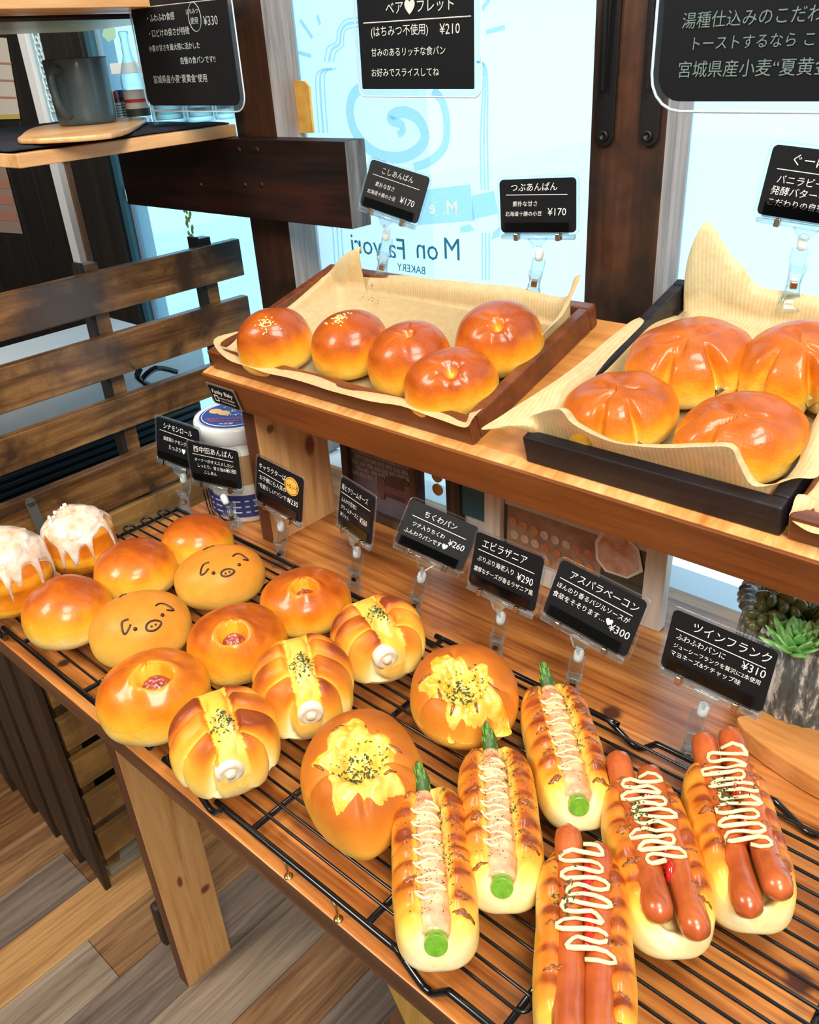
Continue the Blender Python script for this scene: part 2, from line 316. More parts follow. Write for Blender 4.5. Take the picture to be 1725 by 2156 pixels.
def smooth_path(pts, n=6, closed=False):
    pts = [V(p) for p in pts]; out = []; N = len(pts)
    for i in range(N if closed else N - 1):
        g = lambda k: pts[k % N] if closed else pts[max(0, min(N - 1, k))]
        p0, p1, p2, p3 = g(i - 1), g(i), g(i + 1), g(i + 2)
        for k in range(n):
            t = k / n; out.append(.5 * ((2 * p1) + (p2 - p0) * t + (2 * p0 - 5 * p1 + 4 * p2 - p3) * t * t + (3 * p1 - p0 - 3 * p2 + p3) * t ** 3))
    if not closed: out.append(pts[-1])
    return out
FONTC = {}
def glyphs(text, size, frame, off=.0, al='LEFT', shear=.0, G_=None, th=0):
    """text outlines as flat faces in the frame (origin, right, up)"""
    key = (text, off, al, shear)
    if key not in FONTC:
        c = bpy.data.curves.new('t', 'FONT'); c.body = text; c.size = 1; c.align_x = al; c.offset = off; c.resolution_u = 2; c.shear = shear; c.fill_mode = 'FRONT'
        o = bpy.data.objects.new('t', c); COL.objects.link(o); dg = bpy.context.evaluated_depsgraph_get(); dg.update()
        me = bpy.data.meshes.new_from_object(o.evaluated_get(dg)); FONTC[key] = ([tuple(v.co) for v in me.vertices], [tuple(p.vertices) for p in me.polygons])
        bpy.data.objects.remove(o); bpy.data.meshes.remove(me); bpy.data.curves.remove(c)
    vs, fs = FONTC[key]; O, X, Y = frame; g = G_ or G()
    g.add([O + X * (x * size) + Y * (y * size) for x, y, z in vs], fs); return g
exec_parts = []

# ================================================================ SETTING
FLW = [wood('floor plank %s' % n, c, 'Y', 1.1, .45, .25, stretch=20, dist=1.3) for n, c in (
    ('tan', [(.10, .045, .018), (.24, .125, .055), (.36, .21, .10)]), ('brown', [(.055, .022, .008), (.15, .068, .025), (.25, .13, .055)]),
    ('grey', [(.075, .055, .045), (.17, .125, .10), (.27, .21, .165)]), ('honey', [(.20, .09, .028), (.42, .22, .08), (.56, .33, .14)]), ('ash', [(.13, .09, .065), (.26, .195, .14), (.38, .30, .225)]))]
fl = struct(bx('floor', (-2.6, -2.2, -.05), (2.4, .78, -.004), plain('floor joint', (.05, .035, .025), .8), bev=0))
# planks run along Y, staggered, about 9.5 cm wide; each one a part of the floor
cache = {}
for i in range(21):
    x0 = -2.2 + i * .098; y = -.6 + (i * .37) % .8 - .5
    while y < .74:
        L = .9; ya, yb = max(y, -.6), min(y + L, .74)
        if yb - ya > .04:
            k = (i * 7 + int(y * 10) * 3) % 10; m = FLW[[0, 1, 2, 0, 3, 1, 4, 2, 0, 1][k]]
            if x0 > -.95: m = FLW[[2, 4, 2, 1, 4, 2, 0, 4, 2, 2][k]]
            G().box((x0, ya, -.004), (x0 + .0968, yb - .0012, 0)).build('floor_plank', m, fl)
        y += L
PW = plain('warm plaster', (.62, .55, .45), .9)
struct(bx('wall_front', (-2.6, -2.2, 0), (2.4, -2.15, 2.5), PW, bev=0)); struct(bx('wall_right', (2.35, -2.15, 0), (2.4, .795, 2.5), PW, bev=0))
struct(bx('wall_left', (-2.6, -2.15, 0), (-2.55, 1.0, 2.5), BLKW, bev=0)); struct(bx('ceiling', (-2.6, -2.2, 2.5), (2.4, .80, 2.55), PW, bev=0)); struct(bx('ceiling', (-2.6, .80, 2.5), (-.86, 1.0, 2.55), PW, bev=0))
struct(bx('wall_back', (-.90, YW, 0), (2.35, YW + .05, .615), BLKW, bev=0)); struct(bx('trim_1', (-2.6, YW, 1.9), (2.35, YW + .06, 2.5), BLKW, bev=0))
# outside ground, sunlit and pale
ou = struct(bx('pavement', (-5, .80, .0), (4, 9, .30), plain('sunlit pale concrete', (.76, .83, .85), .9, var=.06, scale=3), bev=0))
for k in range(7):
    struct(bx('deck_board', (-1.2, .80 + k * .105, .60), (1.8, .898 + k * .105, .625), plain('white deck board %d' % k, (.82, .85, .84), .8, var=.1, scale=4) if k == 0 else MATS['white deck board 0'], ou, bev=.003))
# posts
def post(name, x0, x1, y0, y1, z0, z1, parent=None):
    g = G(); o = g.box((x0, y0, z0), (x1, y1, z1)).build(name, [POST, POST_LIT], parent, bev=.0015)
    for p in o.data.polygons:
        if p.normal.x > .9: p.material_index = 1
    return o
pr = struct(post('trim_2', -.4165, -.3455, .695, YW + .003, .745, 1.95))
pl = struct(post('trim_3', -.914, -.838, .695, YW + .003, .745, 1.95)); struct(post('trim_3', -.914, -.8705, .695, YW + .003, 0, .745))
# ---- windows: pane with frosted film, etched lettering left clear
FILM = film('frosted film', (.88, .94, .95), (.80, .90, .92), .45)
def window(n, x0, x1, z0, z1, mat, y=YW, fr=.012):
    o = G().box((x0, y - .002, z0), (x1, y + .002, z1)).build('window_%d' % n, mat); struct(o); return o
struct(bx('trim_30', (-.868, .6955, TT - .03), (.62, .737, TT - .001), plain('white sill', (.84, .87, .87), .5)))
CP_ = film('clear lower pane', (.93, .97, .98), (.8, .9, .9), .08, 0)
w2 = window(1, -.838, -.4165, .93, 1.9, FILM); w3 = window(2, -.3455, .9, .93, 1.9, FILM)
window(4, -.838, -.4165, .62, .93, CP_); window(5, -.3455, .9, .62, .93, CP_)
ETCH = film('clear etched glass', (.76, .87, .92), (.66, .80, .86), .25, 0); ETW = plain('white outline decal', (.86, .93, .95), .7)
ETG = film('clear etched glass greenish', (.20, .42, .48), (.18, .34, .38), .35, 0)
yb = YW - .0032
def P2(x, y): p = AY(x, y, yb); return V((p.x, p.z))
def ribbon(g, pts, w, y=yb):
    pts = [V((a, b)) for a, b in pts]; n = len(pts); ws = w if isinstance(w, list) else [w] * n; vs = []
    for i, p in enumerate(pts):
        d = pts[min(n - 1, i + 1)] - pts[max(0, i - 1)]; d = V((-d.y, d.x)); d.normalize()
        for s in (1, -1): q = p + d * ws[i] * s * .5; vs.append(V((q.x, y, q.y)))
    g.add(vs, [(2 * i, 2 * i + 1, 2 * i + 3, 2 * i + 2) for i in range(n - 1)])
def sp2(pts, n=8): return [(q.x, q.y) for q in smooth_path([V((a, b, 0)) for a, b in pts], n)]
g = G()   # swirl mark
sw = [P2(*q) for q in [(838, 283), (848, 276), (845, 262), (825, 254), (825, 243), (850, 236), (880, 250), (895, 285), (880, 315), (840, 332), (790, 322), (752, 285), (737, 240), (742, 205), (757, 186)]]
ribbon(g, sp2(sw, 6), [.007 + .005 * min(1, i / 30) for i in range(len(sp2(sw, 6)))])
sw = [P2(*q) for q in [(912, 190), (932, 215), (941, 262), (935, 310), (905, 340), (872, 352)]]; ribbon(g, sp2(sw, 6), .009)
g.build('etched_swirl', ETCH, w2, solid=.0004)
g = G()
for dx in (0, 9, 18):
    path = [(755 + 0, 38 + dx), (728 + dx * .3, 42 + dx), (712 + dx * .7, 62 + dx * .5), (708 + dx * .8, 88 + dx * .5), (690 + dx, 100 + dx * .5), (684 + dx, 130)]
    ribbon(g, sp2([P2(*q) for q in path], 5), .0016 if dx != 9 else .003)
    path = [(690 + dx, 145), (672 + dx * .9, 150), (665 + dx, 175), (672 + dx, 280)]; ribbon(g, sp2([P2(*q) for q in path], 5), .0016 if dx != 9 else .003)
    path = [(1004, 130), (1018 + dx * .4, 150), (1012 + dx * .8, 290), (1014 + dx * .8, 400)]; ribbon(g, sp2([P2(*q) for q in path], 5), .002)
    ribbon(g, [P2(700 + dx, 470), P2(706 + dx, 560)], .002); ribbon(g, [P2(1016 + dx * .8, 490), P2(1016 + dx * .8, 590)], .002)
for a, b in [((632, 42), (658, 80)), ((626, 110), (655, 118)), ((668, 32), (674, 52)), ((1012, 24), (1030, 0)), ((1024, 68), (1064, 57))]: ribbon(g, [P2(*a), P2(*b)], .004)
g.build('etched_border', ETCH, w2, solid=.0004)
g = G()   # ribbon banner
for q in [[(905, 398), (990, 388), (1000, 465), (908, 472)], [(880, 405), (905, 398), (908, 472), (880, 474)], [(994, 412), (1040, 402), (1050, 450), (996, 462)], [(968, 478), (990, 472), (1000, 486), (970, 490)], [(1040, 488), (1052, 478), (1054, 498), (1034, 505)], [(655, 450), (690, 462), (700, 480), (672, 470)]]:
    g.add([AY(x, y, yb + .0002) for x, y in q], [(0, 1, 2, 3)])
g.build('etched_banner', ETCH, w2, solid=.0003)
def mirrored(text, px, py, size, mat, name, off=0):
    p = AY(px, py, yb - .0004); glyphs(text, size, (p, V((-1, 0, 0)), V((0, 0, 1))), off).build(name, mat, w2, solid=.0002)
mirrored('M', 972, 549, .034, ETG, 'etched_letter'); mirrored('on', 925, 549, .034, ETG, 'etched_letter'); mirrored('Fa', 857, 547, .034, ETG, 'etched_letter'); mirrored('vori', 806, 540, .034, ETG, 'etched_letter')
mirrored('BAKERY', 897, 578, .0125, ETG, 'etched_letter'); mirrored('M.', 965, 455, .022, ETW, 'banner_letter'); mirrored('e', 918, 450, .020, ETW, 'banner_letter')
ETO = plain('orange hanging card', (.62, .30, .045), .6, col2=(.75, .45, .10), scale=70)
p = [AY(x, y, YW - .010) for x, y in [(613, 175), (620, 170), (640, 171), (650, 182), (659, 280), (610, 280)]]
tag(G().plate(p, (0, 1, 0), .003).build('hanging_card', ETO), 'orange patterned card hanging on the frosted window beside the left dark post', 'card')
# ---- left part of the window wall: deeper plane with door, jambs and clear pane
Y2 = .95
def vstrip(name, pa, pb, pc, pd, y0, y1, z0, z1, mat, kind=True):
    """upright member whose left edge passes through pixels pa and right edge through pb"""
    xa = AY(*pa, y0).x; xb = AY(*pb, y0).x
    o = bx(name, (xa, y0, z0), (xb, y1, z1), mat, bev=.001); struct(o); return o
struct(bx('wall_back', (-2.55, Y2, 0), (AY(125, 440, Y2).x, Y2 + .04, 2.5), BLKW, bev=0))
for k in range(5):
    xx = -2.5 + k * .12; struct(bx('trim_%d' % (20 + k), (xx, Y2 - .006, 0), (xx + .1185, Y2, 2.5), BLKW, bev=.002))
vstrip('trim_4', (127, 440), (142, 440), 0, 0, Y2 - .02, Y2, 0, 2.5, plain('white door trim', (.80, .84, .88), .5))
vstrip('trim_5', (142, 440), (168, 440), 0, 0, Y2 - .004, Y2 + .03, 0, 2.5, BRNW)
vstrip('trim_6', (170, 440), (246, 440), 0, 0, Y2 - .03, Y2 + .03, 0, 2.5, BLKW)
vstrip('trim_7', (246, 440), (265, 440), 0, 0, Y2 - .02, Y2 + .03, 0, 2.5, plain('teal grey frame', (.035, .11, .15), .35))
pan = window(3, AY(265, 440, Y2).x, -.90, .04, 2.3, film('pale clear pane', (.66, .84, .90), (.6, .78, .84), .2, 0), Y2)
vstrip('trim_8', (276, 470), (288, 470), 0, 0, Y2 - .008, Y2, 0, 2.3, plain('grey blue strip', (.20, .30, .38), .4))  # narrow grey-blue upright strip in front of the clear pane
struct(bx('wall_side', (-.905, YW, 0), (-.865, Y2 + .04, 2.5), BLKW, bev=0))
struct(bx('wall_added_outer', (-.8645, YW + .004, .3), (-.858, Y2 + .04, 2.5), plain('added pale cladding', (.80, .90, .94), .7), bev=0))  # thin pale sheet added so the black side wall shows bright through the film
# white ledge outside the pane and a green plant strip behind it
a = AY(262, 400, Y2 - .02); b = AY(470, 440, Y2 - .02)
struct(bx('trim_9', (a.x, Y2 - .02, b.z - .004), (b.x, Y2 - .001, b.z + .018), plain('white rail', (.78, .84, .86), .5)))
a = AY(225, 150, Y2 - .02); struct(bx('trim_10', (a.x, Y2 - .012, a.z - .006), (a.x + .12, Y2 - .001, a.z + .012), MATS['white rail']))
g = G()
for k in range(26):
    q = AY(392 + random.uniform(-7, 7) + k * .5, 430 + k * 3.2, Y2 - .006); g.ball(q, (.004, .001, .005), 6)
tag(g.build('ivy_sprig', plain('ivy green', (.30, .52, .10), .6, var=.5, scale=200)), 'thin strip of green ivy leaves seen on the clear pane left of the dark post', 'plant', kind='stuff')
q = [AY(x, y, Y2 - .006) for x, y in [(222, 45), (242, 60), (244, 80), (228, 88), (215, 75)]]
tag(G().plate(q, (0, 1, 0), .001).build('window_sticker', plain('pale green sticker', (.45, .75, .55), .6)), 'pale green sticker on the clear pane behind the clear glass bottle', 'sticker')
g = G()
for k in range(9):
    c = AY(70 + k * 5.5, 50 + k * 24, Y2 - .014); g.tube([c + V((.012 * cos(t * pi / 8), 0, .016 * sin(t * pi / 8))) for t in range(16)], .0022, 4, closed=True)
tag(g.build('door_lettering', plain('pale blue decal', (.60, .80, .88), .6)), 'column of pale blue looping letters on the door glass behind the dark mug', 'decal', kind='stuff')
struct(bx('door_1', (AY(87, 132, Y2).x, Y2 - .012, 1.08), (AY(112, 132, Y2).x, Y2 - .008, 1.9), plain('pale door glass', (.36, .55, .62), .2), bev=0))
# notices on the black wall
def flat(name, pxs, y, th, mat, parent=None, n=(0, -1, 0)): return G().plate([AY(a, b, y) for a, b in pxs], n, th).build(name, mat, parent)
nt1 = flat('paper_notice', [(-60, 75), (14, 80), (43, 250), (-30, 252)], Y2 - .008, .001, PAPERW); tag(nt1, 'cream calendar sheet pinned high on the black wall at the left edge', 'notice')
flat('notice_strip', [(-28, 243), (41, 240), (43, 250), (-26, 252)], Y2 - .0095, .0005, plain('yellow strip', (.55, .42, .12), .7), nt1)
for k in range(3): flat('printed_row', [(-20, 130 + 36 * k), (24 + 5 * k, 132 + 36 * k), (25 + 5 * k, 136 + 36 * k), (-20, 134 + 36 * k)], Y2 - .0095, .0004, PAPERR, nt1)
nt2 = flat('paper_notice', [(-50, 335), (8, 338), (48, 492), (-20, 488)], Y2 - .008, .001, plain('pinkish paper', (.34, .25, .22), .8)); tag(nt2, 'pinkish printed sheet lower on the black wall below the oak shelf', 'notice')
for k in range(3): flat('printed_block', [(-20, 375 + 34 * k), (18 + 8 * k, 378 + 34 * k), (22 + 8 * k, 398 + 34 * k), (-20, 394 + 34 * k)], Y2 - .0095, .0004, PAPERR, nt2)

# ---- table
tb = empty('display_table', (-.3, .45, 0), 'long stained pine table carrying the wire racks of breads', 'table')
t_ = G().box((-.868, .2095, TT - .0215), (.62, .6945, TT)).build('tabletop', [TABLE, TEDGE], tb, bev=.0012)
for p in t_.data.polygons:
    if p.normal.z < .5: p.material_index = 1
def legboard(x, name='leg'):
    g = G().box((x - .024, .300, 0), (x, .381, TT - .0215)); o = g.build(name, [PINE2, DEDGE], tb, bev=.001)
    for p in o.data.polygons:
        if p.normal.x < .5: p.material_index = 1
    return o
legboard(-.826)
YP = wood('ochre pine', [(.28, .15, .02), (.45, .26, .04), (.55, .34, .08)], 'Z', 1, .45, .15)
def slant(name, pxs, y, th, mat): return G().plate([AY(a, b, y) for a, b in pxs], (0, 1, 0), th).build(name, mat, tb, bev=.001)
slant('brace', [(800, 2040), (822, 2088), (880, 2215), (1010, 2330), (1120, 2330), (905, 2040)], .30, .022, YP)
slant('brace', [(842, 2112), (805, 2160), (770, 2240), (900, 2300), (900, 2180)], .335, .022, DEDGE)
bx('stretcher', (-.868, .62, .60), (.6, .64, .70), TEDGE, tb)
# small dark latch on the first leg
g = G().obox((AY(345, 1940, .318) + V((0, 0, 0))), (V((1, 0, 0)), V((0, 1, 0)), V((0, 0, 1))), (.010, .012, .045)); g.build('leg_latch', PICK, tb, bev=.006)

# ---- tilted shelf
sh = empty('tilted_shelf', (-.3, .6, .95), 'brown tilted display shelf carrying the paper lined trays', 'shelf')
def sbox(name, u0, u1, v0, v1, h0, h1, mat, parent, bev=.0008):
    return G().hexa([SH(u0, v0, h0), SH(u1, v0, h0), SH(u1, v1, h0), SH(u0, v1, h0)], [SH(u0, v0, h1), SH(u1, v0, h1), SH(u1, v1, h1), SH(u0, v1, h1)]).build(name, mat, parent, bev=bev)
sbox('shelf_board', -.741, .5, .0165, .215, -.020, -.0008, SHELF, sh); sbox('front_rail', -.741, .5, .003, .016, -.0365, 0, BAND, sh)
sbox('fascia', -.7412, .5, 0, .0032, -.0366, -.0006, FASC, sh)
# the maker's plate on the fascia's left end
pp = empty('maker_plate', SH(-.70, -.002, -.02), 'small black and silver maker plate on the left end of the brown shelf front', 'sign')
ORG[pp.name] = V(pp.location)
FR = V((1, 0, 0)); FU = NN
plc = SH(-.7335, -.0022, -.0345)
G().plate([plc, plc + FR * .0475, plc + FR * .0475 + FU * .027, plc + FU * .027], (0, -cos(PH), -sin(PH)), .0006).build('plate', plain('silver plate', (.36, .33, .28), .35, .6), pp)
q0 = plc - V((0, cos(PH), sin(PH))) * .0008
G().plate([q0 + FR * a + FU * b for a, b in [(.004, .002), (.0435, .002), (.0455, .004), (.0455, .023), (.0435, .025), (.004, .025), (.002, .023), (.002, .004)]], (0, -cos(PH), -sin(PH)), .0002).build('black_field', BLK, pp)
q1 = q0 - V((0, cos(PH), sin(PH))) * .0005
gg = glyphs('Funky Baby', .0078, (q1 + FR * .0055 + FU * .0155, FR, FU), .012, shear=.3); glyphs('Interior Builder', .0042, (q1 + FR * .015 + FU * .0095, FR, FU), .0, G_=gg); glyphs('http://funky-baby.jp', .003, (q1 + FR * .017 + FU * .0055, FR, FU), .0, G_=gg)
ribbon2 = [q1 + FR * a + FU * b for a, b in [(.0065, .0055), (.0125, .0055), (.0125, .0125), (.0065, .0125)]]
gg.tube(ribbon2, .0003, 4, closed=True); gg.build('lettering', CHALK, pp)
# upright board under the shelf
ub = G().box((-.726, .503, TT), (-.7045, .6035, .925)); o = ub.build('upright', [PINE, DEDGE], sh, bev=.0006)
for v in o.data.vertices:
    w = v.co + ORG[sh.name]
    if w.z > .9: v.co.z = (S0.z + (w.y - S0.y) * math.tan(PH) - .0215) - ORG[sh.name].z
for p in o.data.polygons:
    if p.normal.x < .5: p.material_index = 1
bx('upright', (.30, .503, TT), (.32, .6, .94), PINE, sh)

# ---- trays
def tray(label, u0, u1, v1, mat, h=.022, v0=.012, t=.011, gr=None):
    c = SH((u0 + u1) / 2, (v0 + v1) / 2, 0); e = empty('serving_tray', c, label, 'tray', gr)
    sbox('tray_base', u0 + t, u1 - t, v0 + t, v1 - t, .0005, .004, mat, e)
    sbox('tray_wall', u0, u1, v0, v0 + t, .0003, h, mat, e, .0015); sbox('tray_wall', u0, u1, v1 - t, v1, .0003, h, mat, e, .0015)
    sbox('tray_wall', u0, u0 + t, v0 + t, v1 - t, .0003, h, mat, e, .0015); sbox('tray_wall', u1 - t, u1, v0 + t, v1 - t, .0003, h, mat, e, .0015); return e
tray('reddish brown wooden tray holding the five glazed round buns', -.731, -.384, .205, TRAYB)
tray('black wooden tray holding the large folded cream buns', -.333, -.1405, .260, TRAYK, .024)
tray('reddish brown wooden tray cut off by the right edge of the photo', -.1365, .20, .260, TRAYB, .020)
def paper(label, inner, outer, n_in=5, wob=.0015, seed=1, hfloor=.0052):
    """inner: 4 corners (u,v); outer: list of (u,v,h) free edge points, starting front-left, going right along the front, back, left"""
    random.seed(seed); M = len(outer); path = smooth_path([V(q) for q in outer], 5, True); N = len(path)
    def near(u, v): return V((max(inner[0], min(inner[1], u)), max(inner[2], min(inner[3], v)), 0))
    rings = []
    for k in range(9):
        t = k / 8; r = []
        for i, p in enumerate(path):
            a = near(p.x, p.y); s = t ** 1.35; hh = 1 - (1 - t) ** 2.6
            w = wob * noise.noise(V((p.x * 22, p.y * 22, t * 3 + seed))) * (t * 1.5)
            q = V((a.x + (p.x - a.x) * s, a.y + (p.y - a.y) * s, hfloor + (p.z - hfloor) * hh)); r.append(SH(q.x, q.y, q.z + w))
        rings.append(r)
    g = G(); g.add([p for r in rings for p in r], [(k * N + i, k * N + (i + 1) % N, (k + 1) * N + (i + 1) % N, (k + 1) * N + i) for k in range(8) for i in range(N)])
    g.add(rings[0], [tuple(range(N))]); o = g.build('baking_paper', PAPER, None, smooth=True, weld=True); return tag(o, label, 'paper')
o1 = [SHv(452, 717, .03), SHi(478, 756, .023), SHi(540, 779, .0235), SHi(619, 799, .024), SHi(699, 824, .0235), SHi(769, 842, .024), SHi(844, 854, .025), SHi(918, 880, .0235), SHi(978, 903, .023),
      SHi(1000, 880, .026), SHu(1040, 840, -.392), SHu(1100, 770, -.392), SHu(1150, 700, -.392), SHu(1190, 655, -.388), SHv(1224, 577, .192), SHv(1190, 625, .196), SHv(1100, 606, .199), SHv(980, 592, .199), SHv(850, 582, .199),
      SHv(760, 577, .199), SHv(738, 566, .199), SHv(762, 519, .197), SHv(722, 540, .19), SHu(690, 575, -.716), SHu(650, 606, -.722), SHu(590, 655, -.722), SHu(520, 690, -.722)]
paper('brown baking paper lining the tray of five glazed round buns, crumpled at the back', (-.712, -.400, .030, .186), o1, seed=3)
o2 = [SHi(1013, 903, .030), SHi(1066, 896, .034), SHv(1122, 877, .024), SHv(1176, 862, .010), SHv(1207, 893, .010), SHv(1282, 931, .010), SHv(1345, 941, .010), SHv(1412, 943, .010), SHv(1480, 940, .010), SHv(1537, 941, .010), SHv(1556, 975, .010), SHv(1583, 1021, .010), SHv(1628, 1022, .02),
      SHi(1675, 1008, .032), SHi(1722, 1004, .032), SHi(1735, 960, .03), SHu(1750, 880, -.140), SHu(1790, 800, -.138), SHu(1820, 700, -.14), SHv(1800, 640, .25), SHv(1725, 626, .252), SHv(1660, 612, .254), SHv(1597, 603, .254), SHv(1562, 560, .25), SHv(1540, 540, .25), SHv(1493, 467, .25), SHv(1462, 505, .245), SHu(1450, 560, -.321),
      SHu(1446, 620, -.324), SHu(1416, 661, -.328), SHu(1347, 668, -.333), SHu(1308, 690, -.336), SHu(1239, 750, -.338), SHu(1170, 800, -.338), SHi(1110, 841, .030), SHi(1060, 872, .030)]
paper('brown baking paper folded high round the tray of large cream buns', (-.318, -.156, .026, .240), o2, seed=8)
o3 = [SHi(1664, 1090, .018), SHi(1700, 1118, .017), SHi(1740, 1130, .017), SHi(1800, 1150, .017), (.1, .018, .02), (.195, .03, .03), (.195, .25, .03), (.0, .25, .03), (-.11, .25, .03), (-.1315, .2, .03), (-.1315, .12, .026), SHu(1712, 1030, -.1325), SHi(1680, 1040, .026), SHi(1668, 1070, .022)]
paper('brown baking paper in the tray at the right edge of the photo', (-.118, .18, .030, .240), o3, seed=5)

# ---- slatted bench/fence at the left
BXX = -1.095
bn = empty('slatted_screen', (-1.13, .5, 0), 'distressed brown slatted wooden screen standing at the left end of the table', 'screen')
def slat(zt, zb, y0, y1, mat, x=BXX): return G().box((x - .016, y0, zb), (x, y1, zt)).build('slat', mat, bn, bev=.0015)
for zt, zb, y1, m in [(1.0055, .950, .808, SLAT), (.918, .859, .808, SLAT), (.8275, .779, .80, SLAT), (.737, .668, .80, SLAT), (.660, .603, .80, SLAT2), (.545, .490, .80, SLAT), (.455, .395, .80, SLAT2), (.366, .306, .80, SLAT2), (.282, .224, .80, SLAT2), (.196, .138, .80, SLAT2), (.112, .052, .80, SLAT2)]: slat(zt, zb, .3275, y1, m)
for y in (.345, .566, .756): bx('upright_post', (-1.132, y - .011, .01), (-1.112, y + .011, 1.015 if y > .4 else .99), SLAT, bn)
for y in (.552, .742): bx('upright_strip', (-1.132, y - .003, .01), (-1.111, y + .0035, 1.018), BLKW, bn)
bx('floor_sill', (-1.14, .33, 0), (-1.10, .80, .012), wood('dirty sill', [(.12, .09, .06), (.25, .20, .14), (.36, .30, .22)], 'Y', 1, .8, .3), bn)
for k in range(5):
    xr = -1.084 - k * .0885; g = G(); w = .064; y0, y1 = .308, .318
    pts = [(xr, 0), (xr - .006, .0), (xr - w, .055), (xr - w, .70), (xr, .70)]
    g.plate([V((a, y0, b)) for a, b in pts], (0, 1, 0), .011).build('picket', PICK, bn, bev=.001)
for z in (.16, .52): bx('back_rail', (-1.50, .319, z), (-1.098, .327, z + .04), PICK, bn)
g = G(); c = AX(84, 1104, -1.074); ax = (V((.1, .99, 0)).normalized(), V((1, -.1, 0)).normalized(), V((-.12, -.05, 1)).normalized())
g.obox(c, ax, (.0068, .0008, .034)); g.lathe([(.0068, -.0008), (.0068, .0008)], c + ax[2] * .034, 16, (ax[0], ax[2], ax[1]))
g.build('metal_strap', plain('grey steel strap', (.20, .19, .17), .4, .7), bn)
# white box with black ribbed front behind the screen
hb = empty('ribbed_heater', (-1.4, .6, 0), 'white topped box with a black ribbed front seen between the screen slats', 'heater')
bx('white_top', (-1.62, .345, .745), (-1.30, .84, .800), plain('white enamel', (.66, .74, .78), .35, var=.1, scale=8), hb, .004)
bx('body', (-1.60, .35, .0), (-1.312, .82, .745), plain('black enamel', (.008, .009, .010), .4), hb)
for k in range(13): bx('rib', (-1.314, .352, .560 + k * .0135), (-1.303, .815, .567 + k * .0135), plain('blue black rib', (.012, .022, .030), .3) if k == 0 else MATS['blue black rib'], hb, .001)
g = G().tube(smooth_path([AX(295, 775, -1.25), AX(290, 795, -1.25), AX(315, 812, -1.25), AX(300, 800, -1.25), AX(330, 775, -1.25), AX(372, 783, -1.25)], 4), .005, 6)
tag(g.build('chair_frame', DK), 'bent black metal frame seen through the screen slats left of the sesame bun', 'frame')

# ---- beam on the left post, oak shelves, mug and things
bm_ = G().box((-1.150, .664, 1.075), (-.6925, .6945, 1.164)).build('wall_beam', [BEAM, BEND], bev=.001)
for p in bm_.data.polygons:
    if p.normal.x > .9: p.material_index = 1
tag(bm_, 'thick dark wooden beam screwed across the left post', 'beam')
for q in [(503, 315), (541, 315), (515, 389), (550, 389), (422, 389)]:
    c = AY(*q, .664); G().lathe([(.0035, 0), (.003, -.001), (.001, -.0015)], c, 10, (V((1, 0, 0)), V((0, 0, 1)), V((0, 1, 0)))).build('screw', plain('dark screw', (.05, .035, .03), .35, .8) if 'dark screw' not in MATS else MATS['dark screw'], bm_)
sb_ = struct  # alias
os_ = G().hexa([V((-1.35, .405, 1.1625)), V((-.905, .411, 1.1625)), V((-.905, .688, 1.1645)), V((-1.35, .688, 1.1645))], [V((-1.35, .405, 1.176)), V((-.905, .411, 1.176)), V((-.905, .688, 1.178)), V((-1.35, .688, 1.178))]).build('oak_shelf', LSH, bev=.001)
tag(os_, 'light oak shelf board with the dark mug standing on it', 'shelf')
us = bx('oak_shelf', (-1.42, .40, 1.301), (-.905, .80, 1.318), LSH); tag(us, 'light oak upper shelf board seen from below at the top left corner', 'shelf')
ir = empty('shelf_bracket', (-1.0, .6, 1.28), 'thin black iron bracket under the upper oak shelf', 'bracket')
G().tube([V((-.98, .44, 1.297)), V((-.98, .66, 1.297)), V((-.98, .69, 1.26))], .003, 6).build('arm', IRON, ir)
G().tube([V((-.99, .692, 1.297)), V((-.99, .694, 1.20))], .003, 6).build('upright', IRON, ir)
cl = G()
def clothf(a, b):
    x = -1.34 + .425 * a; y = .413 + .275 * b; e = min(a, 1 - a, b, 1 - b); return V((x + .004 * noise.noise(V((b * 9, 2, 0))), y + .003 * noise.noise(V((a * 9, 0, 0))) - .002, 1.1790 + .0014 * noise.noise(V((a * 14, b * 14, 1))) + (.0012 if e > .02 else 0)))
cl.grid(clothf, 40, 30); c_ = cl.build('shelf_cloth', NAVY, smooth=True, solid=.0015); tag(c_, 'dark navy cloth spread on the oak shelf under the mug', 'cloth')
ct = empty('wooden_coaster', (-1.055, .58, 1.181), 'light wooden coaster tray under the dark mug', 'coaster')
cps = [AZ(*q, 1.184) for q in [(45, 292), (95, 270), (290, 252), (300, 262), (235, 288), (60, 300)]]
CP = smooth_path([p for p in cps], 5, True)
def tree_plate(): 
    g = G(); g.plate([V((p.x, p.y, 1.1822)) for p in CP], (0, 0, 1), .0055); return g
tree_plate().build('coaster_board', LSH, ct, bev=.0018)
mc = V((-1.062, .583, 1.1880)); mr = .0355
mg = empty('mug', mc, 'dark blue black mug with its handle towards the viewer on the wooden coaster', 'mug')
G().lathe([(.001, .0005), (.0325, .0), (.0345, .003), (.0355, .01), (.0372, .070), (.0366, .0715), (.0350, .070), (.033, .01), (.030, .006), (.001, .006)], mc, 48).build('cup_body', MUG, mg, smooth=True)
hd = (AZ(150, 215, 1.215) - mc); ang = radians(-62); hx = V((cos(ang), sin(ang), 0))
G().tube(smooth_path([mc + hx * .036 + V((0, 0, .060)), mc + hx * .050 + V((0, 0, .060)), mc + hx * .056 + V((0, 0, .050)), mc + hx * .053 + V((0, 0, .028)), mc + hx * .042 + V((0, 0, .014)), mc + hx * .034 + V((0, 0, .012))], 6), .0048, 12, flat=1).build('handle', MUG, mg, smooth=True)
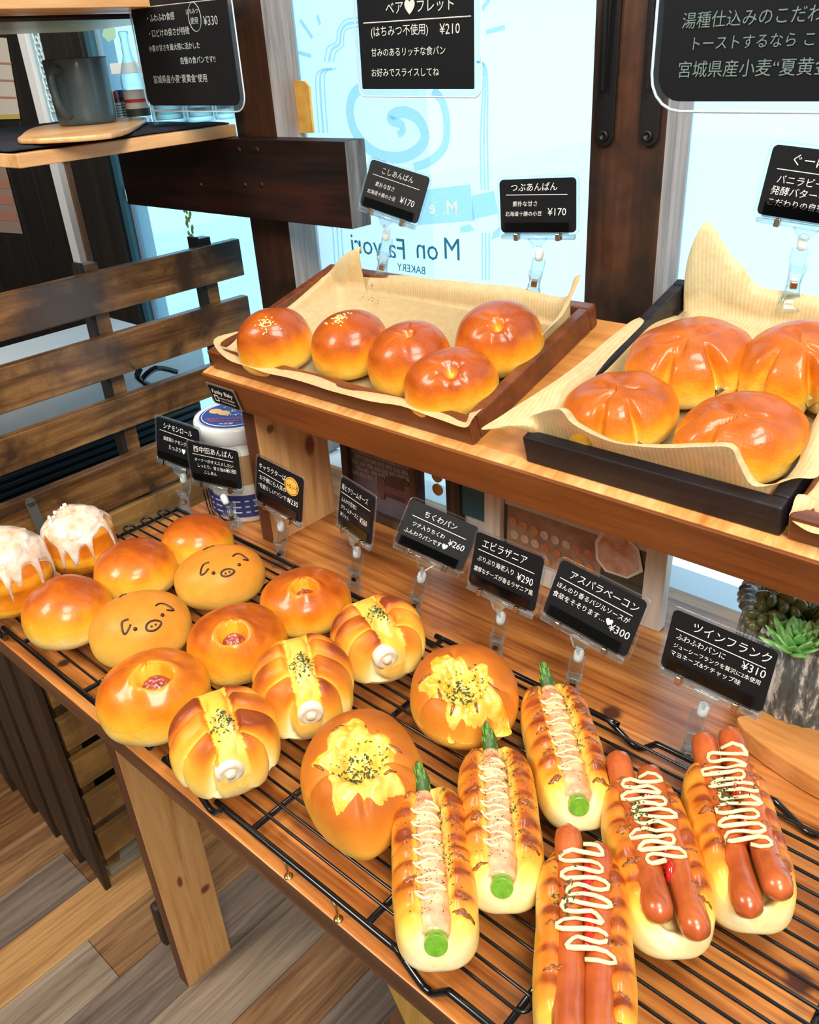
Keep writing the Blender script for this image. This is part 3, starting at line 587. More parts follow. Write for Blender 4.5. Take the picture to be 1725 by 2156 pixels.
def shaker(px, py, h, cap, label):
    p = AZ(px, py, 1.1805); e = empty('spice_shaker', p, label, 'shaker')
    G().lathe([(.0075, 0), (.009, .002), (.009, h * .72), (.0085, h * .75)], p, 20).build('jar', plain('brown spice ' + label[:6], (.12, .04, .02), .3), e, smooth=True)
    G().lathe([(.0086, h * .75), (.0088, h * .76), (.0088, h * .98), (.0075, h)], p, 20).build('cap', plain('cap ' + label[:6], cap, .35), e, smooth=True)
    G().lathe([(.0092, h * .06), (.0092, h * .6)], p, 20, cap=False).build('label', PAPERW, e, smooth=True)
    g = G()
    for k in range(5): g.lathe([(.0093, h * (.12 + .09 * k)), (.0093, h * (.15 + .09 * k))], p, 20, cap=False)
    g.build('label_print', plain('print navy ' + label[:6], (.08, .08, .12), .7), e, smooth=True)
shaker(248, 252, .037, (.55, .02, .02), 'small red capped spice shaker between mug and glass bottle')
shaker(266, 250, .038, (.06, .15, .55), 'blue capped spice shaker beside the glass bottle')
p = AZ(297, 262, 1.1805); e = empty('glass_bottle', p, 'tall clear glass bottle standing left of the hanging price board', 'bottle')
G().lathe([(.0, 0), (.012, .0), (.0145, .003), (.0145, .052), (.012, .062), (.006, .078), (.0052, .098), (.0060, .100), (.0060, .104), (.0048, .105)], p, 24).build('bottle_glass', GLASS, e, smooth=True)
G().lathe([(.0149, .010), (.0149, .040)], p, 24, cap=False).build('label', plain('bottle label', (.50, .50, .50), .6), e, smooth=True)
G().lathe([(.0151, .010), (.0151, .019)], p, 24, cap=False).build('label_band', plain('dark label band', (.02, .03, .02), .6), e, smooth=True)
G().lathe([(.0151, .026), (.0151, .030)], p, 24, cap=False).build('label_mark', plain('red label mark', (.45, .03, .02), .6), e, smooth=True)
def jar(px, py, r, h, label):
    p = AZ(px, py, 1.1805); e = empty('glass_tumbler', p, label, 'glass')
    G().lathe([(0, 0), (r, 0), (r + .001, .004), (r, h), (r - .002, h), (r - .003, .006), (0, .006)], p, 28).build('tumbler', GLASS, e, smooth=True)
    G().lathe([(r * .8, .012), (r * .8, .016)], p, 20, cap=True).build('liquid', clear('liquid ' + str(px), (.75, .88, .82), (.8, .9, .85), .2), e, smooth=True)
jar(360, 262, .020, .075, 'clear glass tumbler under the left hanging price board'); jar(425, 256, .018, .055, 'clear glass tumbler between the other two glasses on the oak shelf'); jar(478, 250, .014, .05, 'small clear glass next to the left dark post')

# ---- iron brackets on the right post
def bracket(xc, label):
    e = empty('iron_bracket', (xc, .69, 1.2), label, 'bracket'); y = .6945
    zb = AY(1273 if xc < -.39 else 1366, 285, y).z
    g = G(); N = 10; poly = [(xc + .0085 * cos(t), zb + .0085 * sin(t)) for t in [pi + pi * k / N for k in range(N + 1)]]
    poly += [(xc + .0125, 1.50), (xc - .0075, 1.50)]
    g.plate([V((a, y, b)) for a, b in poly], (0, -1, 0), .003).build('back_plate', IRON, e, bev=.0008)
    G().obox(V((xc + .0002, y - .0065, 1.36)), (V((1, 0, 0)), V((0, 1, 0)), V((0, 0, 1))), (.0011, .0035, .155)).build('rib', IRON, e)
    G().obox(V((xc + .0052, y - .0055, 1.36)), (V((1, 0, 0)), V((0, 1, 0)), V((.03, 0, 1)).normalized()), (.0011, .0025, .150)).build('rib', IRON, e)
    G().lathe([(.0048, 0), (.0040, .0025), (.0026, .003), (.0024, .0015), (.0, .0015)], V((xc, y - .003, zb)), 16, (V((1, 0, 0)), V((0, 0, 1)), V((0, -1, 0)))).build('bolt', STEEL if 0 else IRON, e, smooth=True)
    G().lathe([(.0030, 0), (.0026, .0015), (.0, .0018)], V((xc + .0055, y - .003, zb + .105)), 12, (V((1, 0, 0)), V((0, 0, 1)), V((0, -1, 0)))).build('bolt', STEEL, e, smooth=True)
bracket(AY(1276, 285, .6945).x, 'left one of two black iron brackets bolted to the right dark post')
bracket(AY(1368, 290, .6945).x, 'right one of two black iron brackets bolted to the right dark post')

# ================================================================ WIRE RACKS
RZ = TT + .0235      # top of the wires
def rack(x0, x1, label, y0=.214, y1=.468, cb=(.117, .233)):
    e = empty('cooling_rack', ((x0 + x1) / 2, .34, TT), label, 'rack', 'black wire racks on the table'); zr = TT + .0175
    for y, s in ((y0, -1), (y1, 1)):
        pts = [V((x0 + .006, y, zr))]
        for f in (x0 + .068, x1 - .062):
            pts += [V((f - .030, y, zr)), V((f - .024, y, zr - .001)), V((f - .006, y + s * .001, TT + .0045)), V((f, y + s * .001, TT + .0030)), V((f + .005, y + s * .001, TT + .0045)), V((f + .015, y, zr - .002)), V((f + .021, y, zr))]
        pts.append(V((x1 - .006, y, zr)))
        G().tube(smooth_path(pts, 3), .0026, 10).build('rail', DK, e, smooth=True)
    for x in (x0 + .008, x1 - .008, *(x0 + c for c in cb)):
        G().tube([V((x, y0, zr)), V((x, y1, zr))], .0024, 10).build('crossbar', DK, e, smooth=True)
    n = 10; p = (y1 - y0 - .028) / (2 * n - 1)
    for k in range(n):
        ya = y0 + .014 + 2 * k * p; yb_ = ya + p; z = RZ - .0013; r = p / 2
        pts = [V((x1 - .008 + r * sin(t), (ya + yb_) / 2 - r * cos(t), z)) for t in [pi * i / 8 for i in range(9)]] + [V((x0 + .008 - r * sin(t), (ya + yb_) / 2 + r * cos(t), z)) for t in [pi * i / 8 for i in range(9)]]
        G().tube(pts, .0013, 6, closed=True, up=(0, 0, 1)).build('wire', DK, e, smooth=True)
    return e
rack(-.855, -.507, 'left black wire rack carrying the iced rolls, plain buns and pig faced buns')
rack(-.500, -.154, 'middle black wire rack carrying the twisted rolls, cheese buns and asparagus rolls')
rack(-.150, .195, 'right black wire rack under the rolls with two sausages')

# ================================================================ BREADS
def yaw_at(px, py, z):
    a = AZ(px, py - 25, z); b = AZ(px, py + 25, z); d = a - b; return atan2(d.y, d.x) - pi / 2
def sstep(a, b, x): t = max(0, min(1, (x - a) / (b - a))); return t * t * (3 - 2 * t)
def N(p, f, s=0): return noise.noise(V((p[0] * f + s, p[1] * f - s * 1.7, p[2] * f + s * .3)))
class Loaf:
    """round bread in a local frame: x right, y away, z up, base at z=0"""
    def __init__(s, Rx, Ry, H, mod=None, seed=1, n=2.25, zr=.36, pow_=1.0, lump=.035, seg=84, rings=46, bk=None):
        s.H = H; s.R = Rx; s.g = G(); s.sd = seed
        zr *= H
        def fn(u, v):
            th = 2 * pi * u; a = pi / 2 - pi * v
            ca, sa = max(0, cos(a)), sin(a)
            if sa >= 0: r = ca ** (2 / n); z = zr + (H - zr) * sa ** (2 / n)
            else: r = ca ** .42; z = zr * (1 - (-sa) ** .8)
            x = Rx * r * cos(th); y = Ry * r * sin(th)
            k = 1 + lump * N((cos(th) * r, sin(th) * r, sa), 1.6, seed * 7.1)
            x *= k; y *= k; z *= 1 + lump * .8 * N((x / Rx, y / Ry, 0), 1.3, seed * 3.3)
            q = V((x, y, z)); b = sstep(.02, .92, z / H) * .96
            if sa < 0: b = sstep(.02, .92, zr / H) * .96 * max(0, 1 + sa * 1.25) ** 1.3
            if mod: q, b = mod(q, b, r, th, sa)
            b += .05 * N(q, 90, seed)
            return (q, max(0.001, min(1, b)))
        s.fn = fn; s.g.grid(fn, seg, rings, cu=True); s.bvh = BVHTree.FromPolygons(s.g.v, s.g.f)
    def z(s, x, y):
        h = s.bvh.ray_cast(V((x, y, .3)), V((0, 0, -1))); return h[0].z if h[0] else None
def drape(zf, pts, lift=0):
    out = []
    for p in pts:
        z = zf(p[0], p[1])
        if z is None: z = out[-1].z - lift if out else .02
        out.append(V((p[0], p[1], z + lift)))
    return out
def place(name, px, py, H, label, cat, group=None, shelf=False, yaw=None, lift=0, zc=.45):
    if shelf:
        u, v, _ = SHi(px, py, .006 + H * zc); loc = SH(u, v, .006 + lift); e = empty(name, loc, label, cat, group, rot=(0, 0, 0))
        yw = (yaw if yaw is not None else 0) + radians(42); m = Matrix.Rotation(PH, 4, 'X') @ Matrix.Rotation(yw, 4, 'Z'); e.rotation_euler = m.to_euler()
    else:
        p = AZ(px, py, RZ + H * zc); loc = V((p.x, p.y, RZ + lift)); e = empty(name, loc, label, cat, group, rot=(0, 0, 0)); e.rotation_euler = (0, 0, (yaw or 0) + yaw_at(px, py, RZ))
    e['dep'] = depth(loc); return e
def flakes(g, zf, n, fn, size=.0016, lift=.0003, flat=True):
    for _ in range(n):
        x, y = fn(); z = zf(x, y)
        if z is None: continue
        a = random.uniform(0, pi); t = random.uniform(-.7, .7); s = size * random.uniform(.5, 1.2); w = s * random.uniform(.25, .6)
        X = V((cos(a) * cos(t), sin(a) * cos(t), sin(t))) * s; Y = V((-sin(a), cos(a), random.uniform(-.5, .5))) * w; c = V((x, y, z + lift))
        g.add([c - X, c + Y, c + X, c - Y, c + V((0, 0, w * .6))], [(0, 1, 4), (1, 2, 4), (2, 3, 4), (3, 0, 4), (0, 3, 2, 1)])
def hit(e, L, px, py):
    M = Matrix.Translation(e.location) @ e.rotation_euler.to_matrix().to_4x4(); I = M.inverted(); h = L.bvh.ray_cast(I @ CAM, (I.to_3x3() @ ray(px, py)).normalized()); return h[0]
def seek(e, Rx, Ry, H, n, zr, px, py):
    h = hit(e, Loaf(Rx, Ry, H, None, 1, n=n, zr=zr, seg=40, rings=24, lump=0), px, py); return (h.x / Rx, h.y / Rx) if h else (0, 0)
def px_R(px0, px1, py, zz, shelf=False):
    cx = (px0 + px1) / 2; p = SH(*SHi(cx, py, .03)) if shelf else AZ(cx, py, RZ + .02); return .5 * (px1 - px0) * depth(p) / FPX

# --- plain round buns and pig faced buns
def plain_bun(x0, x1, cy, H, label, seed, asp=.97, zc=.45, pk=0, shift=.0):
    R = px_R(x0, x1, cy, 0)
    def mod(q, b, r, th, sa):
        if sa > 0: q.z += pk * H * exp(-(r / .45) ** 2); b += .12 * exp(-(r / .6) ** 2)
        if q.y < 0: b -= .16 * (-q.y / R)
        return q, b
    e = place('round_bun', (x0 + x1) / 2, cy, H, label, 'bun', 'plain glazed buns on the left rack', zc=zc)
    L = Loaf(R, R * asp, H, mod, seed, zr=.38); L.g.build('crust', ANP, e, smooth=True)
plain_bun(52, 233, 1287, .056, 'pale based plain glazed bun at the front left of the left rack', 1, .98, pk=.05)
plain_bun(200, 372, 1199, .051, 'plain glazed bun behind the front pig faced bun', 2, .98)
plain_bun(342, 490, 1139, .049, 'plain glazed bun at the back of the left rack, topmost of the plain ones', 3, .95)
def pig(x0, x1, cy, H, label, seed, face):
    R = px_R(x0, x1, cy, 0)
    e = place('pig_face_bun', (x0 + x1) / 2, cy, H, label, 'bun', 'pig faced buns', yaw=radians(8))
    def mod(q, b, r, th, sa): return q, b * .56 + .12
    L = Loaf(R, R * .86, H, mod, seed, n=2.2, zr=.42, lump=.02); L.g.build('crust', BUN, e, smooth=True)
    def C(pts, closed=False, r=.0010):
        hs = [hit(e, L, x / 2.695, 1020 + y / 2.695) for x, y in [(q.x, q.y) for q in smooth_path([V((a, b, 0)) for a, b in pts], 5, closed)]]; hs = [h for h in hs if h]
        G().tube(hs, r, 7, closed=closed).build('chocolate_line', CHOC, e, smooth=True)
    def D(a, b, r): G().ball(hit(e, L, a / 2.695, 1020 + b / 2.695), r, 10).build('chocolate_dot', CHOC, e, smooth=True)
    C(face[0], True)
    for q in face[1]: D(*q, .0011)
    for q in face[2]: D(*q, .0019)
    for q in face[3:]: C(q)
pig(370, 558, 1213, .051, 'round pig faced bun with chocolate lines at the back, nearest the price cards', 11, ([(1255, 502), (1275, 484), (1308, 480), (1330, 492), (1315, 510), (1285, 522), (1262, 518)], [(1280, 505), (1302, 496)], [(1212, 503), (1357, 456)],
    [(1187, 442), (1152, 460), (1138, 508), (1158, 508), (1184, 478)], [(1318, 410), (1342, 395), (1372, 400), (1408, 430), (1378, 426)], [(1155, 374), (1180, 360), (1215, 350)]))
pig(193, 400, 1322, .056, 'round pig faced bun with chocolate lines in front, beside the jam filled buns', 12, ([(830, 802), (850, 780), (882, 771), (912, 780), (910, 800), (888, 822), (858, 832), (834, 825)], [(860, 806), (883, 795)], [(768, 820), (922, 742)],
    [(730, 765), (692, 784), (700, 842), (718, 842), (742, 795)], [(882, 690), (905, 677), (940, 682), (986, 714), (945, 714)], [(678, 642), (695, 630), (718, 623)]))
# --- jam buns
def jam_bun(x0, x1, cy, H, label, seed, hpx, hpy, hr=.23, asp=.93, zc=.45, pale=.0):
    R = px_R(x0, x1, cy, 0)
    e = place('jam_bun', (x0 + x1) / 2, cy, H, label, 'bun', 'buns with red jam in the hole', zc=zc); hx, hy = seek(e, R, R * asp, H, 2.4, .42, hpx, hpy)
    base = Loaf(R, R * asp, H, None, seed, n=2.4, zr=.42)
    def mod(q, b, r, th, sa):
        if sa > -.1:
            d = sqrt((q.x / R - hx) ** 2 + ((q.y / R - hy) / .78) ** 2) / hr
            q.z -= H * .34 * exp(-d ** 5.0); q.z += .0022 * exp(-((d - 1.45) / .45) ** 2)
            b -= .62 * exp(-((d - .3) / 1.1) ** 2) * (1 if q.x < (hx + .1) * R else .7)
            q.z += .0010 * sin(th * 9 + seed) * exp(-((d - 1.5) / .6) ** 2)
        return q, b - pale
    L = Loaf(R, R * asp, H, mod, seed, n=2.4, zr=.42, seg=150, rings=110); L.g.build('crust', ANP, e, smooth=True)
    g = G(); cx, cy_ = hx * R, hy * R
    def jf(u, v):
        r = hr * R * 1.02 * v; t = 2 * pi * u; x, y = cx + r * cos(t), cy_ + r * sin(t) * .78
        return V((x, y, (base.z(x, y) or .03) - .0050 + .0016 * noise.noise(V((cos(t) * v * 4, sin(t) * v * 4, seed))) - .0055 * v ** 4))
    g.grid(jf, 40, 14, cu=True); g.build('jam', JAM, e, smooth=True)
jam_bun(547, 740, 1266, .049, 'dark glazed jam filled bun at the back, right of the pig faced bun', 21, 640, 1238, .215)
jam_bun(397, 602, 1354, .055, 'jam filled bun in the middle of the three with a neat round hole', 22, 489, 1334, .235)
jam_bun(210, 440, 1465, .059, 'pale golden jam filled bun at the front edge of the rack', 23, 325, 1424, .265, pale=.08)
# --- twisted rolls round a white fish tube
def twist_roll(x0, x1, cy, H, label, seed, top, tube, asp=1.12):
    R = px_R(x0, x1, cy, 0)
    e = place('twisted_roll', (x0 + x1) / 2, cy, H, label, 'roll', 'twisted rolls with a white fish tube', zc=.5)
    ha = seek(e, R, R * asp, H, 2.6, .45, *top); hb = seek(e, R, R * asp, H, 2.6, .45, *tube); A = V((hb[0] - ha[0], hb[1] - ha[1], 0)).normalized(); fa = (ha[0] * A.x + ha[1] * A.y) / asp; Bv = V((A.y, -A.x, 0)) * -1
    cre = [-.72, -.22, .30, .78]
    def mod(q, b, r, th, sa):
        a = (q.x * A.x + q.y * A.y) / (R * asp); c = (q.x * Bv.x + q.y * Bv.y) / R
        sk = a - .16 * abs(c) + .05 * sin(c * 5 + seed)
        lat = sstep(.12, .34, abs(c)); k = 0
        for m in cre: k += exp(-(abs(sk - m - (.22 if c > 0 else 0)) / .060) ** 1.4)
        k = min(1, k)
        ctr = V((0, 0, H * .40)); d = (q - ctr); d.normalize()
        if sa > -.5:
            q = q - d * (.0062 * k * lat) + d * .0028 * (1 - k) * lat
            q.z -= .0055 * exp(-((abs(c) - .24) / .07) ** 2) * (sa > 0) * sstep(.75, .3, abs(a))
            b = b - .42 * k * lat + .05
        b *= .90 + .36 * N((a, c, 0), 1.6, seed)
        if abs(c) < .25 and sa > 0: b *= .55
        return q, b
    L = Loaf(R, R * asp, H, mod, seed, n=2.6, zr=.45, seg=150, rings=96, lump=.03); L.g.build('crust', ROLL, e, smooth=True)
    # filling lying in the middle
    g = G()
    def ff(u, v):
        t = 2 * pi * u; a = (.50 * sin(t) * v + fa + .30) * R * asp; c = .19 * R * cos(t) * v * (1 + .25 * sin(3 * t + seed))
        x = A.x * a + Bv.x * c; y = A.y * a + Bv.y * c; z = L.z(x, y) or .02
        h = (1 - v ** 4) * (.0050 + .0022 * noise.noise(V((x * 260, y * 120, seed)))) - .0005
        return V((x, y, z + h))
    g.grid(ff, 56, 20, cu=True); g.build('filling', FILL, e, smooth=True); bv2 = BVHTree.FromPolygons(g.v, g.f)
    def zz(x, y):
        h = bv2.ray_cast(V((x, y, .3)), V((0, 0, -1))); z = L.z(x, y); return max(h[0].z if h[0] else -1, z or -1)
    h = G(); flakes(h, zz, 85, lambda: tuple((A * ((fa + .18) * asp + random.gauss(0, .15)) * R + Bv * random.gauss(0, .13) * R).xy), .0019); stuff(h.build('herb_flakes', HERB, e))
    # white tube end poking out low at the near side
    he = hit(e, L, *tube) or A * R; ax = (A + V((0, 0, -.12))).normalized(); c0 = he - ax * (R * .54); X = ax.orthogonal().normalized(); Y = ax.cross(X)
    G().lathe([(.0095, -.005), (.0100, R * .30), (.0104, R * .50), (.0098, R * .56), (.0070, R * .585), (.0050, R * .55), (.0042, R * .56), (.0030, R * .63), (.001, R * .64)], c0, 28, (X, Y, ax)).build('fish_tube', CHIK, e, smooth=True)
twist_roll(703, 888, 1342, .058, 'twisted roll at the back of the middle rack, nearest the fourth price card', 31, (772, 1292), (815, 1388), 1.02)
twist_roll(541, 737, 1440, .062, 'twisted roll in the middle of the three, behind the large cheese bun', 32, (632, 1388), (655, 1505), 1.14)
twist_roll(368, 579, 1556, .060, 'twisted roll with a bright white tube end, at the front edge of the rack', 33, (452, 1512), (485, 1628), 1.08)
# --- cheese topped round buns
def cheese_bun(x0, x1, cy, H, label, seed, asp, pt, cpx, zc=.45, dots=(), cs=1.0):
    R = px_R(x0, x1, cy, 0)
    e = place('cheese_bun', (x0 + x1) / 2, cy, H, label, 'bun', zc=zc)
    hx, hy = seek(e, R, R * asp, H, 2.35, .42, *cpx); hy -= .02
    def mod(q, b, r, th, sa):
        if pt and q.y < 0: q.x *= 1 - pt * (q.y / (R * asp)) ** 2
        dx, dy = q.x / R - hx, q.y / R - hy; d = sqrt(dx * dx + dy * dy)
        if sa > -.1:
            q.z -= H * .34 * exp(-(d / .36) ** 3); t2 = atan2(dy, dx)
            k = sum(exp(-(((t2 - c + pi) % (2 * pi) - pi) / .09) ** 2) for c in (-2.9, .05, 1.75, -1.45)) * sstep(.15, .5, d) * sstep(1.15, .6, d)
            q.z -= .0045 * k; b -= .12 * k; b -= .32 * exp(-(d / .62) ** 2)
        if q.y < -.5 * R: b += .10
        return q, b * .9 + .08
    L = Loaf(R, R * asp, H, mod, seed, n=2.35, zr=.42, seg=140, rings=96, lump=.04); L.g.build('crust', BUN, e, smooth=True)
    def cf(u, v):
        t = 2 * pi * u; rr = cs * (.50 + .11 * sin(2 * t + seed) + .08 * sin(5 * t + 1 + seed) + .05 * sin(9 * t)) * v
        x = (hx + rr * cos(t) * 1.12) * R; y = (hy + rr * sin(t)) * R; z = L.z(x, y) or .02
        lum = abs(noise.noise(V((x * 120, y * 120, seed)))) * .0075 + abs(noise.noise(V((x * 420, y * 420, seed)))) * .0018
        return V((x, y, z - .0006 + (1 - v ** 6) * (.0012 + lum)))
    g = G().grid(cf, 110, 44, cu=True); g.build('cheese_topping', CHEESE, e, smooth=True); bv2 = BVHTree.FromPolygons(g.v, g.f)
    def zz(x, y): h = bv2.ray_cast(V((x, y, .3)), V((0, 0, -1))); return max(h[0].z if h[0] else -1, L.z(x, y) or -1)
    h = G(); flakes(h, zz, 150, lambda: ((hx + random.gauss(.02, .17)) * R, (hy + random.gauss(.02, .16)) * R), .0019); stuff(h.build('herb_flakes', HERB, e))
    for a, b, c in dots:
        if not L.z((hx + a) * R, (hy - .2 + b) * R) or L.z((hx + a) * R, (hy - .2 + b) * R) < H * .45: continue
        p = drape(zz, [((hx + a + .055 * k * cos(c)) * R, (hy - .2 + b + .055 * k * sin(c)) * R) for k in range(-2, 3)], .0003); G().tube(p, [.0006, .0012, .0015, .0011, .0006], 8, flat=.6).build('browned_cheese', BURNT, e, smooth=True)
cheese_bun(863, 1091, 1455, .056, 'round cheese topped bun behind the middle bacon asparagus roll', 41, 1.10, 0, (972, 1432), .5, ((-.66, .42, .3), (.55, .20, 2.6), (-.38, .02, 1.8), (-.15, -.25, 1.2), (.25, -.2, 1.7), (-.78, .02, .4)), 1.22)
cheese_bun(636, 887, 1630, .063, 'large pointed cheese topped bun with a patch of dark herbs on top', 42, 1.34, .42, (752, 1590), .52, ((-.32, .88, .2), (.60, .42, 2.7), (-.62, .2, 2.4), (.5, -.05, .5)), 1.30)

# --- iced rolls
def iced_roll(px, py, R, H, label, seed, nibs, ilim):
    e = place('iced_cinnamon_roll', px, py, H, label, 'roll', zc=.5)
    def mod(q, b, r, th, sa):
        rr = sqrt(q.x ** 2 + q.y ** 2) / R
        if sa > -.2:
            ph = th + rr * 9; q.z += .0042 * (((ph / (2 * pi)) % 1) ** .6 - .5) * sstep(1.05, .7, rr) * (sa > 0); q.z += .010 * exp(-(rr / .45) ** 2)
        w = sin(q.z * 200 + th + seed); kk = .02 * w * sstep(.6, .9, rr); q.x *= 1 + kk; q.y *= 1 + kk
        return q, .62 + .25 * sstep(0, 1, q.z / H) - .25 * sstep(.2, .8, w)
    L = Loaf(R, R, H, mod, seed, n=3.0, zr=.42, seg=110, rings=80, lump=.05); L.g.build('roll_body', ANP, e, smooth=True)
    def icf(u, v):
        th = 2 * pi * u
        lim = ilim + .09 * sin(th * 2 + seed) + .12 * max(0, sin(th * 5 + seed * 2)) ** 4 + .17 * max(0, sin(th * 8 + seed)) ** 8
        q, b = L.fn(u, v * lim); c = V((0, 0, H * .45)); d = (q - c).normalized()
        th_ = (.0016 + .0012 * noise.noise(V((q.x * 110, q.y * 110, q.z * 60 + seed)))) * sstep(1.0, .93, v) + .0004
        return q + d * th_
    G().grid(icf, 150, 70, cu=True).build('icing', ICING, e, smooth=True)
    for k in range(nibs):
        t = random.uniform(1.6, 4.2); r = random.uniform(.15, .72) * R; x, y = r * cos(t), r * sin(t); z = (L.z(x, y) or .05)
        a = random.uniform(0, 3); m = Matrix.Rotation(a, 3, 'Z') @ Matrix.Rotation(a * 2, 3, 'X'); s = random.uniform(.0011, .0021)
        G().obox((x, y, z + .0035), tuple(m.col[i].copy() for i in range(3)), (s, s * .8, s)).build('sugar_nib', SUGAR, e, bev=.0004)
iced_roll(168, 1138, .0385, .060, 'iced cinnamon roll with white sugar nibs beside the metal strap', 5, 9, .33)
iced_roll(12, 1205, .0430, .078, 'iced cinnamon roll cut off by the left edge of the photo', 7, 4, .44)

# --- long rolls
class Long:
    def __init__(s, L, W, H, seed, trough=.42, tw=.36, bend=0, near=.16):
        s.L, s.W, s.H = L, W, H; s.g = G(); s.near = near; rs = random.Random(seed); nst = 12; st = [(.82 - 1.45 * (k + .5) / nst + rs.uniform(-.04, .04), 1 if k % 5 not in (0, 3) else -1, rs.uniform(.022, .045)) for k in range(nst)]
        def fn(u, v):
            y = -cos(pi * u) if .004 < u < .996 else (-1 if u < .5 else 1); wv = max(0, 1 - abs(y) ** 5) ** (1 / 2.1)
            wv *= 1 + .03 * N((y * 2, 0, 0), 1.5, seed); hv = max(0, 1 - abs(y) ** 4.2) ** (1 / 2.0)
            a = 2 * pi * v; ca, sa = cos(a), sin(a)
            if sa >= 0:
                cx = (abs(ca) ** .82) * (1 if ca > 0 else -1); z0 = .34 * H; z = z0 + (H - z0) * sa ** .62 * hv
                t = cx
                tr = exp(-(abs(t) / tw) ** 3.2) * sstep(1.0, .78, abs(y))
                z -= trough * H * tr * hv
                side = 1 if t > 0 else -1
                z *= 1 + .05 * N((t, y * 4, side), 2.2, seed)
                z += .0011 * sin(y * 26 + seed + side) * sstep(.3, .55, abs(t)) * sstep(1, .8, abs(t))
                b = .30 + .62 * sstep(.40, 1.0, z / H) * sstep(.30, .52, abs(t)) - .10 * tr
                b *= (.55 + .45 * sstep(-1.0 + near * .8, -1.0 + near * 3.2, y))
                for k_ in range(nst): b += .42 * exp(-((y - st[k_][0] - .05 * t * st[k_][1]) / st[k_][2]) ** 2) * exp(-((t - st[k_][1] * .62) / .30) ** 2)
                if y < -1 + near * 1.6: b *= .35 + .65 * sstep(-1.0, -1 + near * 1.6, y)
            else:
                cx = (abs(ca) ** .5) * (1 if ca > 0 else -1); z = .34 * H * (1 - (-sa) ** .7 * hv); b = .14 * (1 + sa); 
            x = cx * W / 2 * wv + bend * W * (y * y - .4); yy = y * L / 2
            return (V((x, yy, z)), max(.001, min(1, b + .06 * N((x, yy, z), 70, seed))))
        s.fn = fn; s.g.grid(fn, 110, 72, cv=True); s.bvh = [BVHTree.FromPolygons(s.g.v, s.g.f)]
    def z(s, x, y):
        m = -1
        for b in s.bvh:
            h = b.ray_cast(V((x, y, .3)), V((0, 0, -1)))
            if h[0]: m = max(m, h[0].z)
        return m if m > 0 else None
    def put(s, g, name, mat, e, **k): s.bvh.append(BVHTree.FromPolygons(g.v, g.f)); return g.build(name, mat, e, smooth=True, **k)
def place_long(name, pa, pb, H, label, cat, group):
    A = AZ(*pa, RZ + H * .75); Bp = AZ(*pb, RZ + H * .55); c = (A + Bp) / 2; d = A - Bp; e = empty(name, (c.x, c.y, RZ), label, cat, group, rot=(0, 0, 0)); e.rotation_euler = (0, 0, atan2(d.y, d.x) - pi / 2)
    return e, V((d.x, d.y, 0)).length
def browned(Lo, e, n, seed, tw=.36):
    random.seed(seed); W, L = Lo.W, Lo.L
    for k in range(n):
        sd = 1 if (k % 5) not in (0, 3) else -1; y = L * (.40 - .80 * (k + .5) / n) + random.uniform(-.003, .003)
        x0, x1 = sd * W * random.uniform(.17, .24), sd * W * random.uniform(.33, .43); m = 9
        pts = [(x0 + (x1 - x0) * i / m, y - .003 * i / m + .0005 * sin(i * 1.9 + k)) for i in range(m + 1)]
        p = drape(Lo.z, pts, .0001); wd = random.uniform(.0011, .0024)
        G().tube(p, [wd * (.3 + .7 * sin(pi * (i + .4) / (m + .8))) * random.uniform(.6, 1.4) for i in range(m + 1)], 8, flat=.32, up=(0, 0, 1)).build('browned_cheese', BURNT, e, smooth=True)
